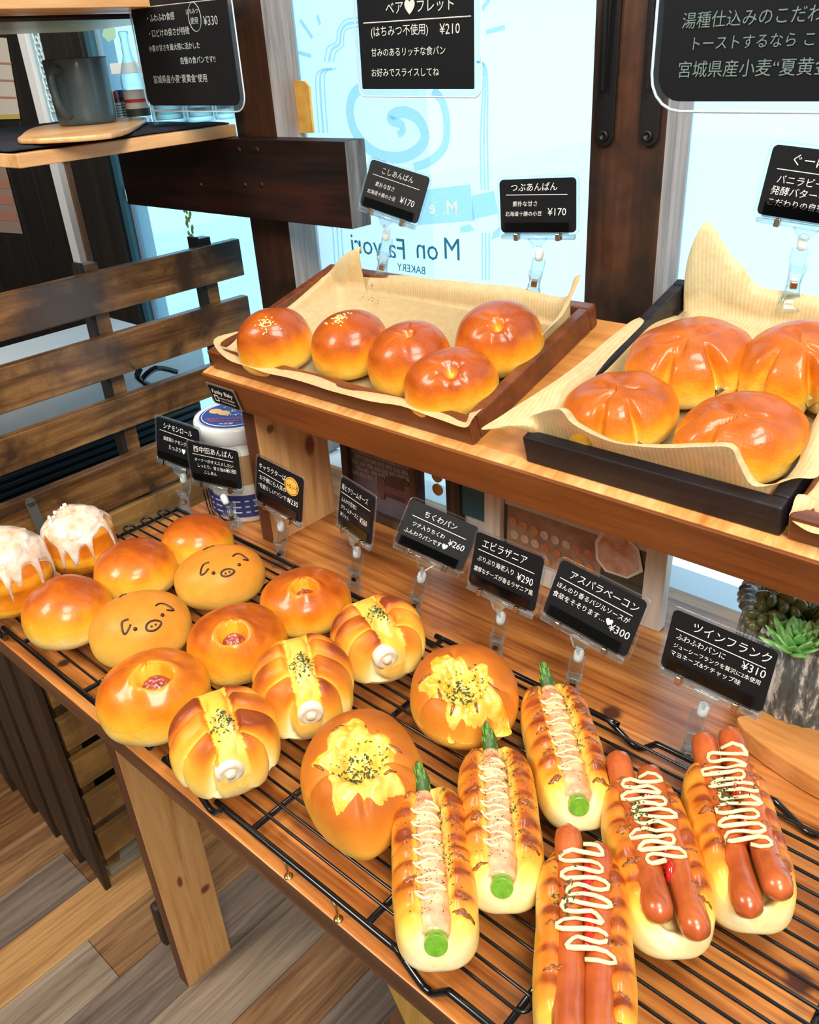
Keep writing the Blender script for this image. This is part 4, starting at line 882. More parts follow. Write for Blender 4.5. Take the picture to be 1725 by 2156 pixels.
def asparagus_roll(pa, pb, W, H, label, seed, nb=9, raw=0, pepper=180, bend=0):
    e, L = place_long('bacon_asparagus_roll', pa, pb, H, label, 'roll', 'rolls with bacon wrapped asparagus'); R_ = random.Random(seed)
    Lo = Long(L, W, H, seed, .46, .34, bend); Lo.g.build('bun', HOT, e, smooth=True)
    x0 = -.05 * W; zc = lambda y: (Lo.z(x0, y) or .02); za = sorted(zc(L * t) for t in (-.25, 0, .25))[1]
    def axis(t): return V((x0 + .0015 * sin(t * 3 + seed), L * t, za + .0065 + (.010 * sstep(.38, .56, t)) - .001 * sstep(-.3, -.48, t)))
    nn_ = 60; pts = [axis(-.425 + .84 * i / nn_) for i in range(nn_ + 1)]
    rr = [.0092 * (1 + .07 * sin(i * .95 + seed) + .04 * N((i * .2, 0, 0), 1, seed)) * (1 if i < 50 else 1 - .045 * (i - 50)) * (.92 if i < 2 else 1) for i in range(nn_ + 1)]
    Lo.put(G().tube(pts, rr, 18), 'bacon_wrap', BACON, e)
    # green stalk end and scaly tip
    s0 = axis(-.425); s1 = axis(-.49) + V((0, 0, .0035)); Lo.put(G().tube([s0 + V((0, .01, 0)), s0, s1], .0068, 26), 'stalk_end', ASPG, e).data.polygons.foreach_set('use_smooth', [False] * 78) if 0 else G().tube([s0 + V((0, .01, 0)), s0, s1], .0068, 26).build('stalk_end', ASPG, e, bev=.0006)
    t0 = axis(.40); tp = [axis(.40) + V((0, 0, 0)), axis(.44), axis(.475), axis(.505) + V((-.001, 0, .003)), axis(.53) + V((-.002, 0, .007))]
    tip = G().tube(smooth_path(tp, 4), [.0052] * 5 + [.0056] * 4 + [.0050, .0046, .0042, .0036, .0028, .0020, .0013, .0006], 12).build('asparagus_tip', ASPD, e, smooth=True)
    sc_ = G()
    for k in range(14):
        c = tp[1].lerp(tp[-1], .05 + .8 * k / 14); a = k * 2.4; o_ = V((cos(a), 0, sin(a))) * (.0050 - .0028 * k / 14); dirv = (tp[-1] - tp[1]).normalized()
        sc_.ball(c + o_, (.0016, .0008, .0034), 6, (dirv.cross(o_).normalized(), o_.normalized(), dirv))
    stuff(sc_.build('tip_scales', plain('asparagus scale', (.10, .24, .03), .5) if 'asparagus scale' not in MATS else MATS['asparagus scale'], tip, smooth=True))
    # mayonnaise zigzag over the bacon
    zig = []; n = 14
    for i in range(n * 6 + 1):
        t = i / 6; y = L * (.30 - .58 * t / n); x = x0 + .0090 * sin(pi * t) ; zig.append((x, y))
    p = drape(Lo.z, zig, .0006); 
    Lo.put(G().tube(p, [.0008 + .0003 * sin(i * .7) for i in range(len(p))], 7), 'mayonnaise', MAYO, e)
    browned(Lo, e, nb, seed)
    h = G(); random.seed(seed)
    flakes(h, Lo.z, 60, lambda: (x0 + .012 + random.gauss(0, .0022), L * (random.choice([.18, -.02, -.1, .3]) + random.gauss(0, .06))), .0015); stuff(h.build('herb_flakes', HERB, e))
    h = G(); flakes(h, Lo.z, pepper, lambda: (x0 + random.gauss(0, .0085), L * random.uniform(-.36, .42)), .0007)
    flakes(h, Lo.z, pepper // 2, lambda: (W * random.choice([-.32, .30, .34]) + random.gauss(0, .004), L * random.uniform(-.1, .44)), .0007); stuff(h.build('pepper_flecks', PEPP, e))
asparagus_roll((1152, 1426), (1232, 1722), .053, .046, 'roll with bacon wrapped asparagus, rearmost of the three', 51, 12)
asparagus_roll((1038, 1556), (1066, 1896), .054, .047, 'roll with bacon wrapped asparagus in the middle of the three', 52, 9, pepper=260)
asparagus_roll((900, 1640), (925, 2018), .053, .047, 'roll with bacon wrapped asparagus at the front, its pale end over the rack rail', 53, 8)
def sausage(Lo, e, x, y0, y1, r, lift=.0, dx=0, seed=1):
    n = 28; zf = [Lo.bvh[0].ray_cast(V((x, y0 + (y1 - y0) * t, .3)), V((0, 0, -1)))[0] for t in (.25, .5, .75)]; z = sorted(q.z for q in zf if q)[1] + r * .55
    pts = []; rr = []
    for i in range(n + 1):
        t = i / n; y = y0 + (y1 - y0) * t; zz = z + lift * sstep(.75, 1.05, t) + .0058 * sstep(.28, 0, t); pts.append(V((x + dx * (t - .5) + .0012 * sin(t * 5 + seed), y, zz)))
        d = min(t, 1 - t) * abs(y1 - y0); rr.append(r * sqrt(max(.02, 1 - max(0, 1 - d / (r * 1.1)) ** 2)) * (1 + .02 * sin(t * 14 + seed)))
    Lo.put(G().tube(pts, rr, 20), 'sausage', SAUS, e)
def sausage_roll(pa, pb, W, H, label, seed, zz, sausages, may, ket, herb, bend=0):
    e, L = place_long('two_sausage_roll', pa, pb, H, label, 'roll', 'rolls with two sausages'); random.seed(seed)
    Lo = Long(L, W, H, seed, .50, .46, bend); Lo.g.build('bun', HOT, e, smooth=True)
    for a in sausages: sausage(Lo, e, a[0] * .96 * W, a[1] * L, a[2] * L, .0088, a[3], a[4] * W, seed)
    for y0, y1 in ket:
        p = drape(Lo.z, [(.002 + .0012 * sin(k * 1.3), L * (y0 + (y1 - y0) * k / 8)) for k in range(9)], .0010)
        Lo.put(G().tube(smooth_path(p, 3), [.0040 * sin(pi * (i + 1) / 26) ** .4 for i in range(25)], 9, flat=.7), 'ketchup', KETCH, e)
    y1, y0, n = may; zig = []
    for i in range(n * 7 + 1):
        t = i / 7; zig.append((.0125 * sin(pi * t) * (1 + .22 * sin(t * 2.3 + seed)) + .0012 * sin(t * 5.1) , L * (y1 - (y1 - y0) * t / n) + .0022 * sin(pi * t * 2 + .6)))
    p = drape(Lo.z, [(q[0] + .0010 * noise.noise(V((i * .33, seed, 0))), q[1] + .0012 * noise.noise(V((seed, i * .4, 2)))) for i, q in enumerate(zig)], .0010); zs = [q.z for q in p]
    for i in range(len(p)): p[i].z = max(zs[i], sum(zs[max(0, i - 4):i + 5]) / len(zs[max(0, i - 4):i + 5]) + .0006)
    Lo.put(G().tube(p, [.0013 + .0006 * noise.noise(V((i * .21, seed, 5))) for i in range(len(p))], 8), 'mayonnaise', MAYO, e)
    browned(Lo, e, 8, seed, .44)
    h = G(); flakes(h, Lo.z, herb[2], lambda: (herb[0] * W + random.gauss(0, .0045), L * (herb[1] + random.gauss(0, .06))), .0016); stuff(h.build('herb_flakes', HERB, e))
sausage_roll((1226, 1765), (1236, 2262), .056, .046, 'roll with two sausages at the bottom, cut off by the lower edge of the photo', 61, 0, [(-.16, -.50, .53, .010, -.02), (.15, -.52, .47, .006, .04)], (.40, -.13, 13), [(.34, -.06)], (-.22, .14, 60))
sausage_roll((1335, 1618), (1432, 1992), .056, .047, 'roll with two sausages, middle one with its sausage tips spread apart', 62, 0, [(-.18, -.465, .58, .008, .0), (.17, -.545, .50, .004, .02)], (.38, -.17, 14), [(.31, .16), (-.02, -.22)], (-.12, .14, 110), bend=0)
sausage_roll((1512, 1580), (1600, 1936), .056, .049, 'roll with two sausages at the back right, next to the cutting board', 63, 0, [(-.15, -.565, .60, .008, .02), (.19, -.485, .62, .008, .02)], (.44, -.21, 15), [(.22, .12), (-.0, -.13)], (-.06, .12, 140))

# --- glazed buns in the trays
def anpan(x0, x1, cy, H, label, seed, kind, hpx, hpy, asp=.96):
    R = px_R(x0, x1, cy, 0, True)
    e = place('glazed_bun', (x0 + x1) / 2, cy, H, label, 'bun', 'five glazed buns on baking paper', shelf=True, zc=.5); hx, hy = seek(e, R, R * asp, H, 2.35, .34, hpx, hpy)
    def mod(q, b, r, th, sa):
        if sa > -.1 and kind:
            d = sqrt((q.x / R - hx) ** 2 + (q.y / R - hy) ** 2)
            q.z -= (.010 if kind == 1 else .008) * exp(-(d / (.17 if kind == 1 else .12)) ** 2); t2 = atan2(q.y / R - hy, q.x / R - hx)
            q.z -= .0014 * max(0, cos(t2 * 6 + seed)) ** 4 * exp(-((d - .28) / .2) ** 2); b -= .50 * exp(-(d / .13) ** 2)
        return q, b * 1.12 + .04
    L = Loaf(R, R * asp, H, mod, seed, n=2.35, zr=.34, seg=110, rings=70); L.g.build('crust', ANP, e, smooth=True)
    if not kind:
        g = G(); random.seed(seed)
        for _ in range(46):
            x, y = random.gauss(hx, .13) * R, random.gauss(hy, .10) * R; z = L.z(x, y); a = random.uniform(0, pi)
            g.ball((x, y, z + .0004), (.0015, .0009, .0006), 6, (V((cos(a), sin(a), 0)), V((-sin(a), cos(a), 0)), V((0, 0, 1))))
        stuff(g.build('sesame_seeds', SESA, e, smooth=True))
anpan(495, 658, 714, .058, 'glazed bun with sesame seeds at the left end of the brown tray', 71, 0, 560, 683, .84)
anpan(652, 820, 720, .053, 'glazed bun with sesame seeds, second from the left in the brown tray', 72, 0, 714, 674)
anpan(770, 952, 750, .054, 'glazed bun with a small top dimple in the middle of the brown tray', 73, 2, 857, 699)
anpan(845, 1048, 801, .048, 'glazed bun with a round navel hole at the front of the brown tray', 74, 1, 946, 773, .82)
anpan(955, 1142, 708, .054, 'glazed bun with a star shaped dimple at the back right of the brown tray', 75, 2, 1046, 680)
def cream(px, py, Rx, asp, H, label, seed, cuts, star=None, yaw=0):
    e = place('cream_bun', px, py, H, label, 'bun', 'large cream buns on folded baking paper', shelf=True, zc=.5, yaw=yaw); star = seek(e, Rx, Rx * asp, H, 2.4, .36, *(star or (px, py - 45)))
    def mod(q, b, r, th, sa):
        t = atan2(q.y, q.x); k = 0
        for c, w, dep_ in cuts:
            dd = abs((t - c + pi) % (2 * pi) - pi); k2 = exp(-(dd / w) ** 2) * sstep(.42, .85, r); k += k2
            q.x *= 1 - dep_ * k2; q.y *= 1 - dep_ * k2; q.z -= dep_ * .05 * k2 * (sa > 0)
        if sa > 0:
            d = sqrt((q.x / Rx - star[0]) ** 2 + (q.y / Rx - star[1]) ** 2); t2 = atan2(q.y / Rx - star[1], q.x / Rx - star[0])
            q.z -= .0030 * max(0, cos(t2 * 2.5 + seed)) ** 6 * exp(-((d - .22) / .25) ** 2)
            q.z += .0016 * noise.noise(V((q.x * 60, q.y * 60, seed)))
        return q, b * 1.05 - .38 * min(1, k) - .05
    L = Loaf(Rx, Rx * asp, H, mod, seed, n=2.4, zr=.36, seg=140, rings=80, lump=.05); L.g.build('crust', CRM, e, smooth=True)
cream(1450, 755, .0485, .86, .050, 'large cream bun with two front cuts at the back left of the black tray', 81, [(-1.25, .10, .22), (-2.3, .10, .16)])
cream(1303, 862, .0425, .86, .046, 'large cream bun at the front left of the black tray behind the folded paper', 82, [(-2.2, .10, .18), (-1.4, .08, .12)])
cream(1557, 915, .0440, .84, .047, 'large cream bun at the front right of the black tray', 83, [(-2.6, .12, .16), (2.9, .1, .12)])
cream(1688, 765, .0440, .90, .052, 'large cream bun with a deep fold, cut off by the right photo edge', 84, [(-1.75, .09, .26), (-2.7, .1, .14)])
# crumbs on the paper
g = G(); random.seed(2)
for _ in range(9):
    q = SHi(780 + random.uniform(-18, 18), 632 + random.uniform(-8, 8), .0075); g.ball(SH(q[0], q[1], .0075), (.0007, .0005, .0004), 6)
tag(g.build('crumbs', plain('dark crumb', (.08, .04, .02), .7)), 'few dark crumbs on the brown paper behind the glazed buns', 'crumbs', kind='stuff')

# ================================================================ PRICE CARDS
def rrect(w, h, r, n=5):
    out = []
    for cx, cy, a in ((w / 2 - r, h / 2 - r, 0), (-w / 2 + r, h / 2 - r, pi / 2), (-w / 2 + r, -h / 2 + r, pi), (w / 2 - r, -h / 2 + r, 3 * pi / 2)):
        out += [(cx + r * cos(a + pi / 2 * k / n), cy + r * sin(a + pi / 2 * k / n)) for k in range(n + 1)]
    return out
def card_text(gw, O, X, Y, Wd, Hd, lines, off=-.004):
    u = Wd / 100
    for L in lines:
        if L[0] == '_': gw.add([O + X * (a * u) - Y * (b * u) for a, b in [(L[1], L[2]), (L[3], L[2] + (L[4] if len(L) > 4 else 0)), (L[3], L[2] + .7 + (L[4] if len(L) > 4 else 0)), (L[1], L[2] + .7)]], [(0, 1, 2, 3)])
        else: glyphs(L[0], L[3] * u, (O + X * (L[1] * u) - Y * (L[2] * u), X, Y), off, shear=L[4] if len(L) > 4 else .06, G_=gw)
def price_card(n, C, e, wh, ball, foot, lines, label, dep=.475, extra=None):
    C = V(C); k = 1
    if abs(dep - C.y) > .002: k = dep / C.y; C = CAM + (C - CAM) * k
    W_, H_ = wh[0] * k, wh[1] * k
    M = Matrix.Rotation(radians(e[0]), 3, 'Z') @ Matrix.Rotation(radians(e[1]), 3, 'X') @ Matrix.Rotation(radians(e[2]), 3, 'Z')
    X, Y, Z = M.col[0].copy(), M.col[1].copy(), M.col[2].copy()
    r = empty('price_card', C, label, 'price card', 'small black price cards in clear clip stands')
    F = lambda x, y, z=0: C + X * x + Y * y + Z * z
    cb = G().plate([F(a, b, 0) for a, b in rrect(W_ * .97, H_ * .96, .004)], Z, .0006).build('card', BLK, r)
    G().plate([F(a, b, -.0010) for a, b in rrect(W_ * 1.03, H_ * 1.05, .005)], Z, .0008).build('sleeve', CLR2, r)
    rim = G().tube([F(a, b, 0) for a, b in rrect(W_ * 1.03, H_ * 1.05, .005)], .0005, 6, closed=True); rim.build('sleeve_rim', CLR, r, smooth=True)
    gt = G(); card_text(gt, F(-W_ / 2, H_ / 2, .0010), X, Y, W_, H_, lines); gt.build('lettering', CHALK, cb)
    if extra: extra(cb, F, X, Y, Z, W_, H_)
    G().plate([F(a, b, .0016) for a, b in [(-W_ * .43, -H_ * .5), (W_ * .40, -H_ * .5), (W_ * .40, -H_ * .29), (-W_ * .43, -H_ * .29)]], Z, .0006).build('front_strip', clear('grey clear strip', (.55, .56, .57), (.7, .75, .78), .1) if 'grey clear strip' not in MATS else MATS['grey clear strip'], r)
    by = -H_ / 2 - .0028
    G().tube([F(-W_ * .47, by, .001), F(W_ * .47, by, .001)], .0024, 10).build('hinge_bar', CLR, r, smooth=True)
    G().plate([F(-W_ * .46, by - .0022, .0005), F(W_ * .46, by - .0022, .0005), F(W_ * .46, by + .003, .0005), F(-W_ * .46, by + .003, .0005)], Z, .0012).build('hinge_plate', CLR, r)
    for s in (-.27, .27): G().obox(F(W_ * s, by, .001), (X, Y, Z), (.0021, .0032, .0034)).build('metal_pin', PIN, r, bev=.0007)
    G().plate([F(-.0095, by - .001, .0005), F(.0095, by - .001, .0005), F(.003, by - .0085, .0005), F(-.003, by - .0085, .0005)], Z, .002).build('bracket', CLR, r)
    G().tube([F(-.0095, by - .001, .0015), F(-.003, by - .0090, .0015), F(.003, by - .0090, .0015), F(.0095, by - .001, .0015)], .0007, 6).build('bracket_rim', CLR, r)
    if dep != .475: bpos = AY(*ball, dep); fp = AY(*foot, dep)
    else: bpos = AY(*ball, .475); fp = AY(*foot, .475)
    n0 = F(0, by - .008, .001); ax = (bpos - fp).normalized(); Xx = ax.orthogonal().normalized()
    G().tube([n0, bpos], .0016, 8).build('neck', CLR, r, smooth=True)
    G().lathe([(.0022, -.0062), (.0036, -.0052), (.0040, -.002), (.0041, .003), (.0032, .0055), (.0018, .0064)], bpos, 16, (Xx, ax.cross(Xx), ax)).build('swivel', BALL, r, smooth=True)
    top = bpos - ax * .006; Ln = (top - fp).length; Wx = V((cos(radians(25)), sin(radians(25)), 0)); Wx = (Wx - ax * Wx.dot(ax)).normalized(); Dp = ax.cross(Wx)
    for s in (1, -1):
        prof = [(s * .0060, 1.0 if s > 0 else .80), (s * .0052, .80 if s > 0 else .66), (s * .0010, .52), (s * -.0022, .36), (s * .0006, .20), (s * -.0052, 0)]
        wd = [.0058, .0060, .0050, .0052, .0066, .0078]; pr = smooth_path([V((a, b, w)) for (a, b), w in zip(prof, wd)], 4); g = G()
        g.grid(lambda u, v: fp + ax * (Ln * (pr[0].y + 0) if 0 else Ln * pr[round(u * (len(pr) - 1))].y) + Dp * pr[round(u * (len(pr) - 1))].x + Wx * ((v * 2 - 1) * pr[round(u * (len(pr) - 1))].z), len(pr), 5)
        lf = g.build('clamp_leaf', CLR, r, smooth=True, solid=.0011)
        for sd_ in (1, -1): G().tube([fp + ax * (Ln * q.y) + Dp * q.x + Wx * (sd_ * q.z) for q in pr], .0006, 5).build('leaf_rim', CLR, lf, smooth=True)
    G().obox(fp + ax * Ln * .42, (Wx, ax, Dp), (.0028, .0030, .0036)).build('spring', PIN, r, bev=.0008)
    return r
CT = lambda t1, t2=None, t3=None, pr=None, x1=18, s1=9.5, lines=(): [(t1, x1, 14, s1), ('_', 10, 18, 88, 1)] + ([(t2, 18, 31, 6.6)] if t2 else []) + ([(t3, 8, 42, 6.0)] if t3 else []) + ([(pr, 63, 42, 11.5)] if pr else []) + list(lines)
price_card(1, (-.65, .69, 1.113), (8.1, 72.7, -12.6), (.082, .05), (814, 494), (800, 602), CT('こしあんぱん', '素朴な甘さ', '北海道十勝の小豆', '¥170', 22, 9), 'tilted price card reading 170 yen, left one clipped behind the glazed buns', .655)
price_card(2, (-.467, .69, 1.109), (9.3, 88.2, 2.8), (.08, .05), (1136, 535), (1120, 630), CT('つぶあんぱん', '素朴な甘さ', '北海道十勝の小豆', '¥170', 16, 10), 'upright price card reading 170 yen, clipped at the right back corner of the brown tray', .655)
price_card(3, (-.218, .69, 1.137), (6, 86, -6), (.081, .052), (1691, 510), (1660, 650), [('ぐーぱん', 20, 16, 11), ('_', 10, 21, 95, 1), ('バニラビーンズや', 12, 33, 8.5), ('発酵バターを使った', 9, 43, 8.5), ('こだわりの自家製カスタード', 8, 53, 7.5)], 'price card at the right edge of the photo, clipped behind the large cream buns', .700)
price_card(4, (-.825, .475, .854), (2.6, 77.3, .6), (.084, .052), (386, 1007), (390, 1082), CT('シナモンロール', '自家製シナモンクリーム', None, None, 18, 9.5, [('たっぷり♥', 30, 42, 7.5)]), 'leftmost table price card, for the cinnamon rolls, half behind its neighbour')
price_card(5, (-.755, .475, .845), (12.6, 85, .6), (.077, .048), (473, 1051), (500, 1110), CT('西中田あんぱん', None, None, None, 12, 11, [('オーナーがオススメしたい', 12, 29, 6.3), ('しっとり、甘さ強めの', 16, 38, 6.3), ('¥180', 72, 38, 9.5), ('こしあん', 28, 47, 6.3)]), 'price card reading 180 yen in front of the peanut cream jar')
def bubble(cb, F, X, Y, Z, W_, H_):
    yl = plain('yellow chalk', (.72, .40, .06), .7); c = F(W_ * .26, H_ * .20, .0009)
    o = G().plate([c + X * (.0120 * cos(t)) + Y * (.0098 * sin(t)) for t in [2 * pi * k / 22 for k in range(22)]], Z, .0003).build('yellow_bubble', yl, cb)
    g = glyphs('いろいろ', .0058, (c - X * .0110 - Y * .002 + Z * .0006, X, Y), .0); g.tube([c + Z * .0005 + X * (.0106 * cos(t)) + Y * (.0084 * sin(t)) for t in [2 * pi * k / 26 for k in range(26)]], .0002, 4, closed=True); g.build('bubble_writing', BLK, o)
price_card(6, (-.641, .475, .849), (-3.6, 79.4, -1.8), (.083, .051), (592, 1108), (590, 1196), [('キャラクターぱん', 6, 15, 8.3), ('_', 6, 19, 62, 2), ('お子様にも人気の', 8, 30, 7.2), ('“可愛らしい”パンです', 6, 41, 6.8), ('¥230', 70, 42, 10)], 'price card reading 230 yen with a yellow bubble, in front of the light pine upright', extra=bubble)
def patch7(cb, F, X, Y, Z, W_, H_): G().plate([F(W_ * a, H_ * b, .0007) for a, b in [(.10, -.30), (.42, -.30), (.42, .06), (.10, .06)]], Z, .0002).build('price_patch', plain('black tape', (.002, .002, .003), .5), cb)
price_card(7, (-.525, .475, .861), (-20.7, 75.8, 7.1), (.078, .048), (752, 1163), (745, 1246), [('苺とクリームチーズ', 6, 15, 8.5), ('_', 6, 19, 90, 1), ('ふんわり生地に', 8, 30, 6.6), ('クリームチーズと', 8, 40, 6.6), ('苺ジャム', 8, 50, 6.6), ('¥260', 64, 42, 10)], 'narrow seen price card reading 260 yen, turned aside, in front of the armchair picture', extra=patch7)
price_card(8, (-.423, .475, .869), (20.7, 56.9, -15.2), (.070, .043), (888, 1215), (868, 1302), [('ちくわパン', 24, 16, 9.5), ('_', 10, 20, 88, 1), ('ツナ入りちくわ', 14, 32, 6.8), ('ふんわりパンです♥', 7, 43, 6.8), ('¥260', 68, 37, 11)], 'tilted price card reading 260 yen, right of the armchair picture')
price_card(9, (-.349, .475, .860), (-9.5, 70.5, 4.8), (.079, .048), (1055, 1301), (1040, 1392), [('エビラザニア', 12, 15, 11), ('_', 8, 19, 90, 1), ('ぷりぷり海老入り', 9, 31, 6.9), ('¥290', 68, 34, 11), ('濃厚なチーズが香るラザニア風', 6, 43, 6.2)], 'price card reading 290 yen in front of the whitewashed poster frame')
price_card(10, (-.265, .475, .859), (1.3, 67.4, -6.9), (.079, .049), (1219, 1379), (1200, 1470), [('アスパラベーコン', 15, 15, 9.8), ('_', 7, 19, 90, 1), ('ほんのり香るバジルソースが', 6, 29, 6.4), ('食欲をそそります…♥', 5, 39, 6.8), ('¥300', 72, 44, 11)], 'price card reading 300 yen overlapping the lower right corner of the poster frame')
price_card(11, (-.166, .475, .857), (-4.6, 73.5, 1.0), (.080, .048), (1481, 1494), (1428, 1640), [('ツインフランク', 22, 14, 10.5), ('_', 8, 18, 92, 1), ('ふわふわパンに', 10, 27, 6.8), ('ジューシーフランクを贅沢に2本使用', 9, 35.5, 5.0), ('マヨネーズ&ケチャップ味', 8, 43.5, 5.8), ('¥310', 72, 28.5, 10.5)], 'price card reading 310 yen in front of the stone pot with the succulents')

# ---- hanging price boards at the top
def board(pxs, y, rad, lines, label, fr=.006, off=.0, mat=CHALKD, tilt=0, sc=1.0):
    P = [AY(a, b, y) for a, b in pxs]; O = P[0]; X = (P[2] - P[3]); Wd = X.length; X.normalize(); Yv = (P[0] - P[3]); Hd = Yv.length; Yv = (Yv - X * Yv.dot(X)).normalized(); Z = X.cross(Yv)
    Wd = (P[2] - P[3]).length; c = P[3] + X * Wd / 2 + Yv * Hd / 2
    e = empty('hanging_price_board', c, label, 'price board')
    b = G().plate([c + X * a + Yv * bb + Z * .001 for a, bb in rrect(Wd, Hd, rad)], Z, .001).build('board', BLK, e)
    G().plate([c + X * a + Yv * bb - Z * .001 for a, bb in rrect(Wd + 2 * fr, Hd + 2 * fr, rad + fr)], Z, .002).build('clear_backing', CLR2, e)
    G().tube([c + X * a + Yv * bb for a, bb in rrect(Wd + 2 * fr, Hd + 2 * fr, rad + fr)], .0007, 8, closed=True).build('clear_rim', plain('bright acrylic edge', (.80, .90, .95), .3, trans=.3) if 'bright acrylic edge' not in MATS else MATS['bright acrylic edge'], e, smooth=True)
    gt = G(); u = Wd / 100
    for L in lines:
        O2 = AY(L[1], L[2], y) + Z * .0025; k = depth(O2) / FPX
        if L[0] == '_': gt.tube([O2, AY(L[3], L[4], y) + Z * .0025], .0005, 4)
        elif L[0] == 'o': gt.tube([O2 + X * (L[3] * k * cos(t)) + Yv * (L[3] * k * sin(t) * 1.2) for t in [2 * pi * i / 24 for i in range(24)]], .0004, 4, closed=True)
        else: glyphs(L[0], L[3] * k, (O2, X, Yv), off, shear=.04, G_=gt)
    gt.build('lettering', mat, b); 
    G().obox(c + Yv * (Hd / 2 + .012) - Z * .0, (X, Yv, Z), (.012, .016, .003)).build('hanger', CLR, e)
    return e
# left board: photo shows from its second line down (100 units = board width)
board([(282, -90), (484, -90), (510, 222), (316, 222)], .60, .010, [('_', 305, 16, 478, -3), ('・ふわふわ食感', 312, 46, 15), ('はちみつ', 396, 30, 11), ('使用', 406, 50, 14), ('o', 414, 36, 22), ('¥330', 434, 54, 24), ('・口どけの良さが特徴', 316, 78, 15), ('小麦の甘さを最大限に活かした', 318, 108, 13), ('自慢の食パンです!!', 384, 134, 14.5), ('宮城県産小麦“夏黄金”使用', 328, 174, 16)], 'left hanging black price board reading 330 yen, by the upper oak shelf')
board([(764, -120), (1001, -120), (1001, 187), (767, 187)], .58, .001, [('ベア♥フレット', 816, 29, 26), ('_', 770, 49, 996, 34), ('(はちみつ不使用)', 785, 76, 21), ('¥210', 930, 72, 27), ('甘みのあるリッチな食パン', 786, 118, 17), ('お好みでスライスしてね', 786, 160, 17)], 'middle hanging black price board reading 210 yen, in front of the frosted window', mat=plain('chalk mid', (.55, .60, .58), .8))
board([(1386, -150), (1790, -150), (1790, 213), (1386, 213)], .42, .012, [('湯種仕込みのこだわり製法', 1440, 58, 32), ('トーストするなら こちらへ', 1455, 104, 28), ('宮城県産小麦“夏黄金”', 1430, 160, 33)], 'right hanging black board in the top right corner, in front of the dark post', fr=.0045, mat=plain('dim chalk', (.13, .19, .19), .8))

# ================================================================ THINGS ON THE TABLE BEHIND
# peanut cream jar
jp = V((-.805, .548, TT)); r_ = .0500; hj = .128
e = empty('cream_jar', jp, 'white lidded jar with a blue label left of the light pine upright', 'jar')
G().lathe([(0, 0), (r_ * .88, 0), (r_ * .93, .004), (r_ * .95, .02), (r_ * .97, hj * .84), (r_ * .93, hj * .86)], jp, 48).build('jar_body', plain('cloudy jar', (.66, .64, .60), .25, coat=.4), e, smooth=True)
G().lathe([(r_ * .975, hj * .42), (r_ * .985, hj * .72)], jp, 48, cap=False).build('cream_band', plain('peanut cream', (.42, .26, .12), .35), e, smooth=True)
G().lathe([(r_ * .965, .010), (r_ * .975, .040)], jp, 48, cap=False).build('lower_label', plain('navy label', (.020, .035, .16), .45), e, smooth=True)
gw = G()
for k in range(3): gw.lathe([(r_ * .98, .016 + k * .0075), (r_ * .98, .018 + k * .0075)], jp, 60, cap=False)
gw.f = [f for i, f in enumerate(gw.f) if (i * 7) % 5 < 3]; gw.build('label_print', plain('label print', (.45, .50, .65), .6), e)
G().lathe([(r_ * .985, hj * .83), (r_ * 1.02, hj * .84), (r_ * 1.02, hj * .965), (r_ * .99, hj * .995), (r_ * .93, hj), (r_ * .90, hj * .992), (0, hj * .992)], jp, 56).build('lid', plain('white lid', (.72, .75, .76), .3, coat=.3), e, smooth=True)
ld = G().lathe([(0, hj * .994), (r_ * .86, hj * .994), (r_ * .86, hj * .998), (0, hj * .998)], jp, 56).build('lid_label', plain('blue lid label', (.025, .05, .30), .35), e)
Xl = V((cos(radians(38)), sin(radians(38)), 0)); Yl = V((-Xl.y, Xl.x, 0)); c = jp + V((0, 0, hj * 1.0 + .0002))
g = G(); g.tube([c + Xl * (r_ * .80 * cos(t)) + Yl * (r_ * .80 * sin(t)) for t in [2 * pi * k / 48 for k in range(48)]], .0006, 4, closed=True)
for i, (s, dx, dy, z) in enumerate([('パン屋さんの', -.020, .018, .0095), ('ピーナッツ', -.008, .005, .0095), ('ホイップ', -.012, -.008, .0095), ('大容量', -.012, -.034, .006)]): glyphs(s, z, (c + Xl * dx + Yl * dy, Xl, Yl), .01, G_=g)
g.build('lid_lettering', CHALK, ld)
glyphs('PEANUTS WHIPPED', .0058, (c - Xl * .032 - Yl * .0185, Xl, Yl), .01, G_=glyphs('PEANUT CREAM', .0058, (c - Xl * .028 - Yl * .0255, Xl, Yl), .01)).build('red_lettering', plain('red print', (.75, .10, .05), .6), ld)
G().ball(c - Xl * .026 + Yl * .008, (.0095, .0075, .0006), 16).ball(c - Xl * .014 + Yl * .002, (.0090, .0070, .0006), 16).build('peanut_print', plain('peanut print', (.75, .48, .20), .6), ld, smooth=True)
# black wire stand in front of the jar
g = G()
for dx in (0, .008, .022):
    g.tube(smooth_path([AY(428 + dx * 800, 1030, .50), AY(440 + dx * 800, 1075, .50), AY(452 + dx * 800, 1092, .49), AY(470 + dx * 700, 1096, .49)], 4), .0009, 6)
tag(g.build('wire_stand', DK, smooth=True), 'thin black wire easel legs under the 180 yen price card', 'stand')
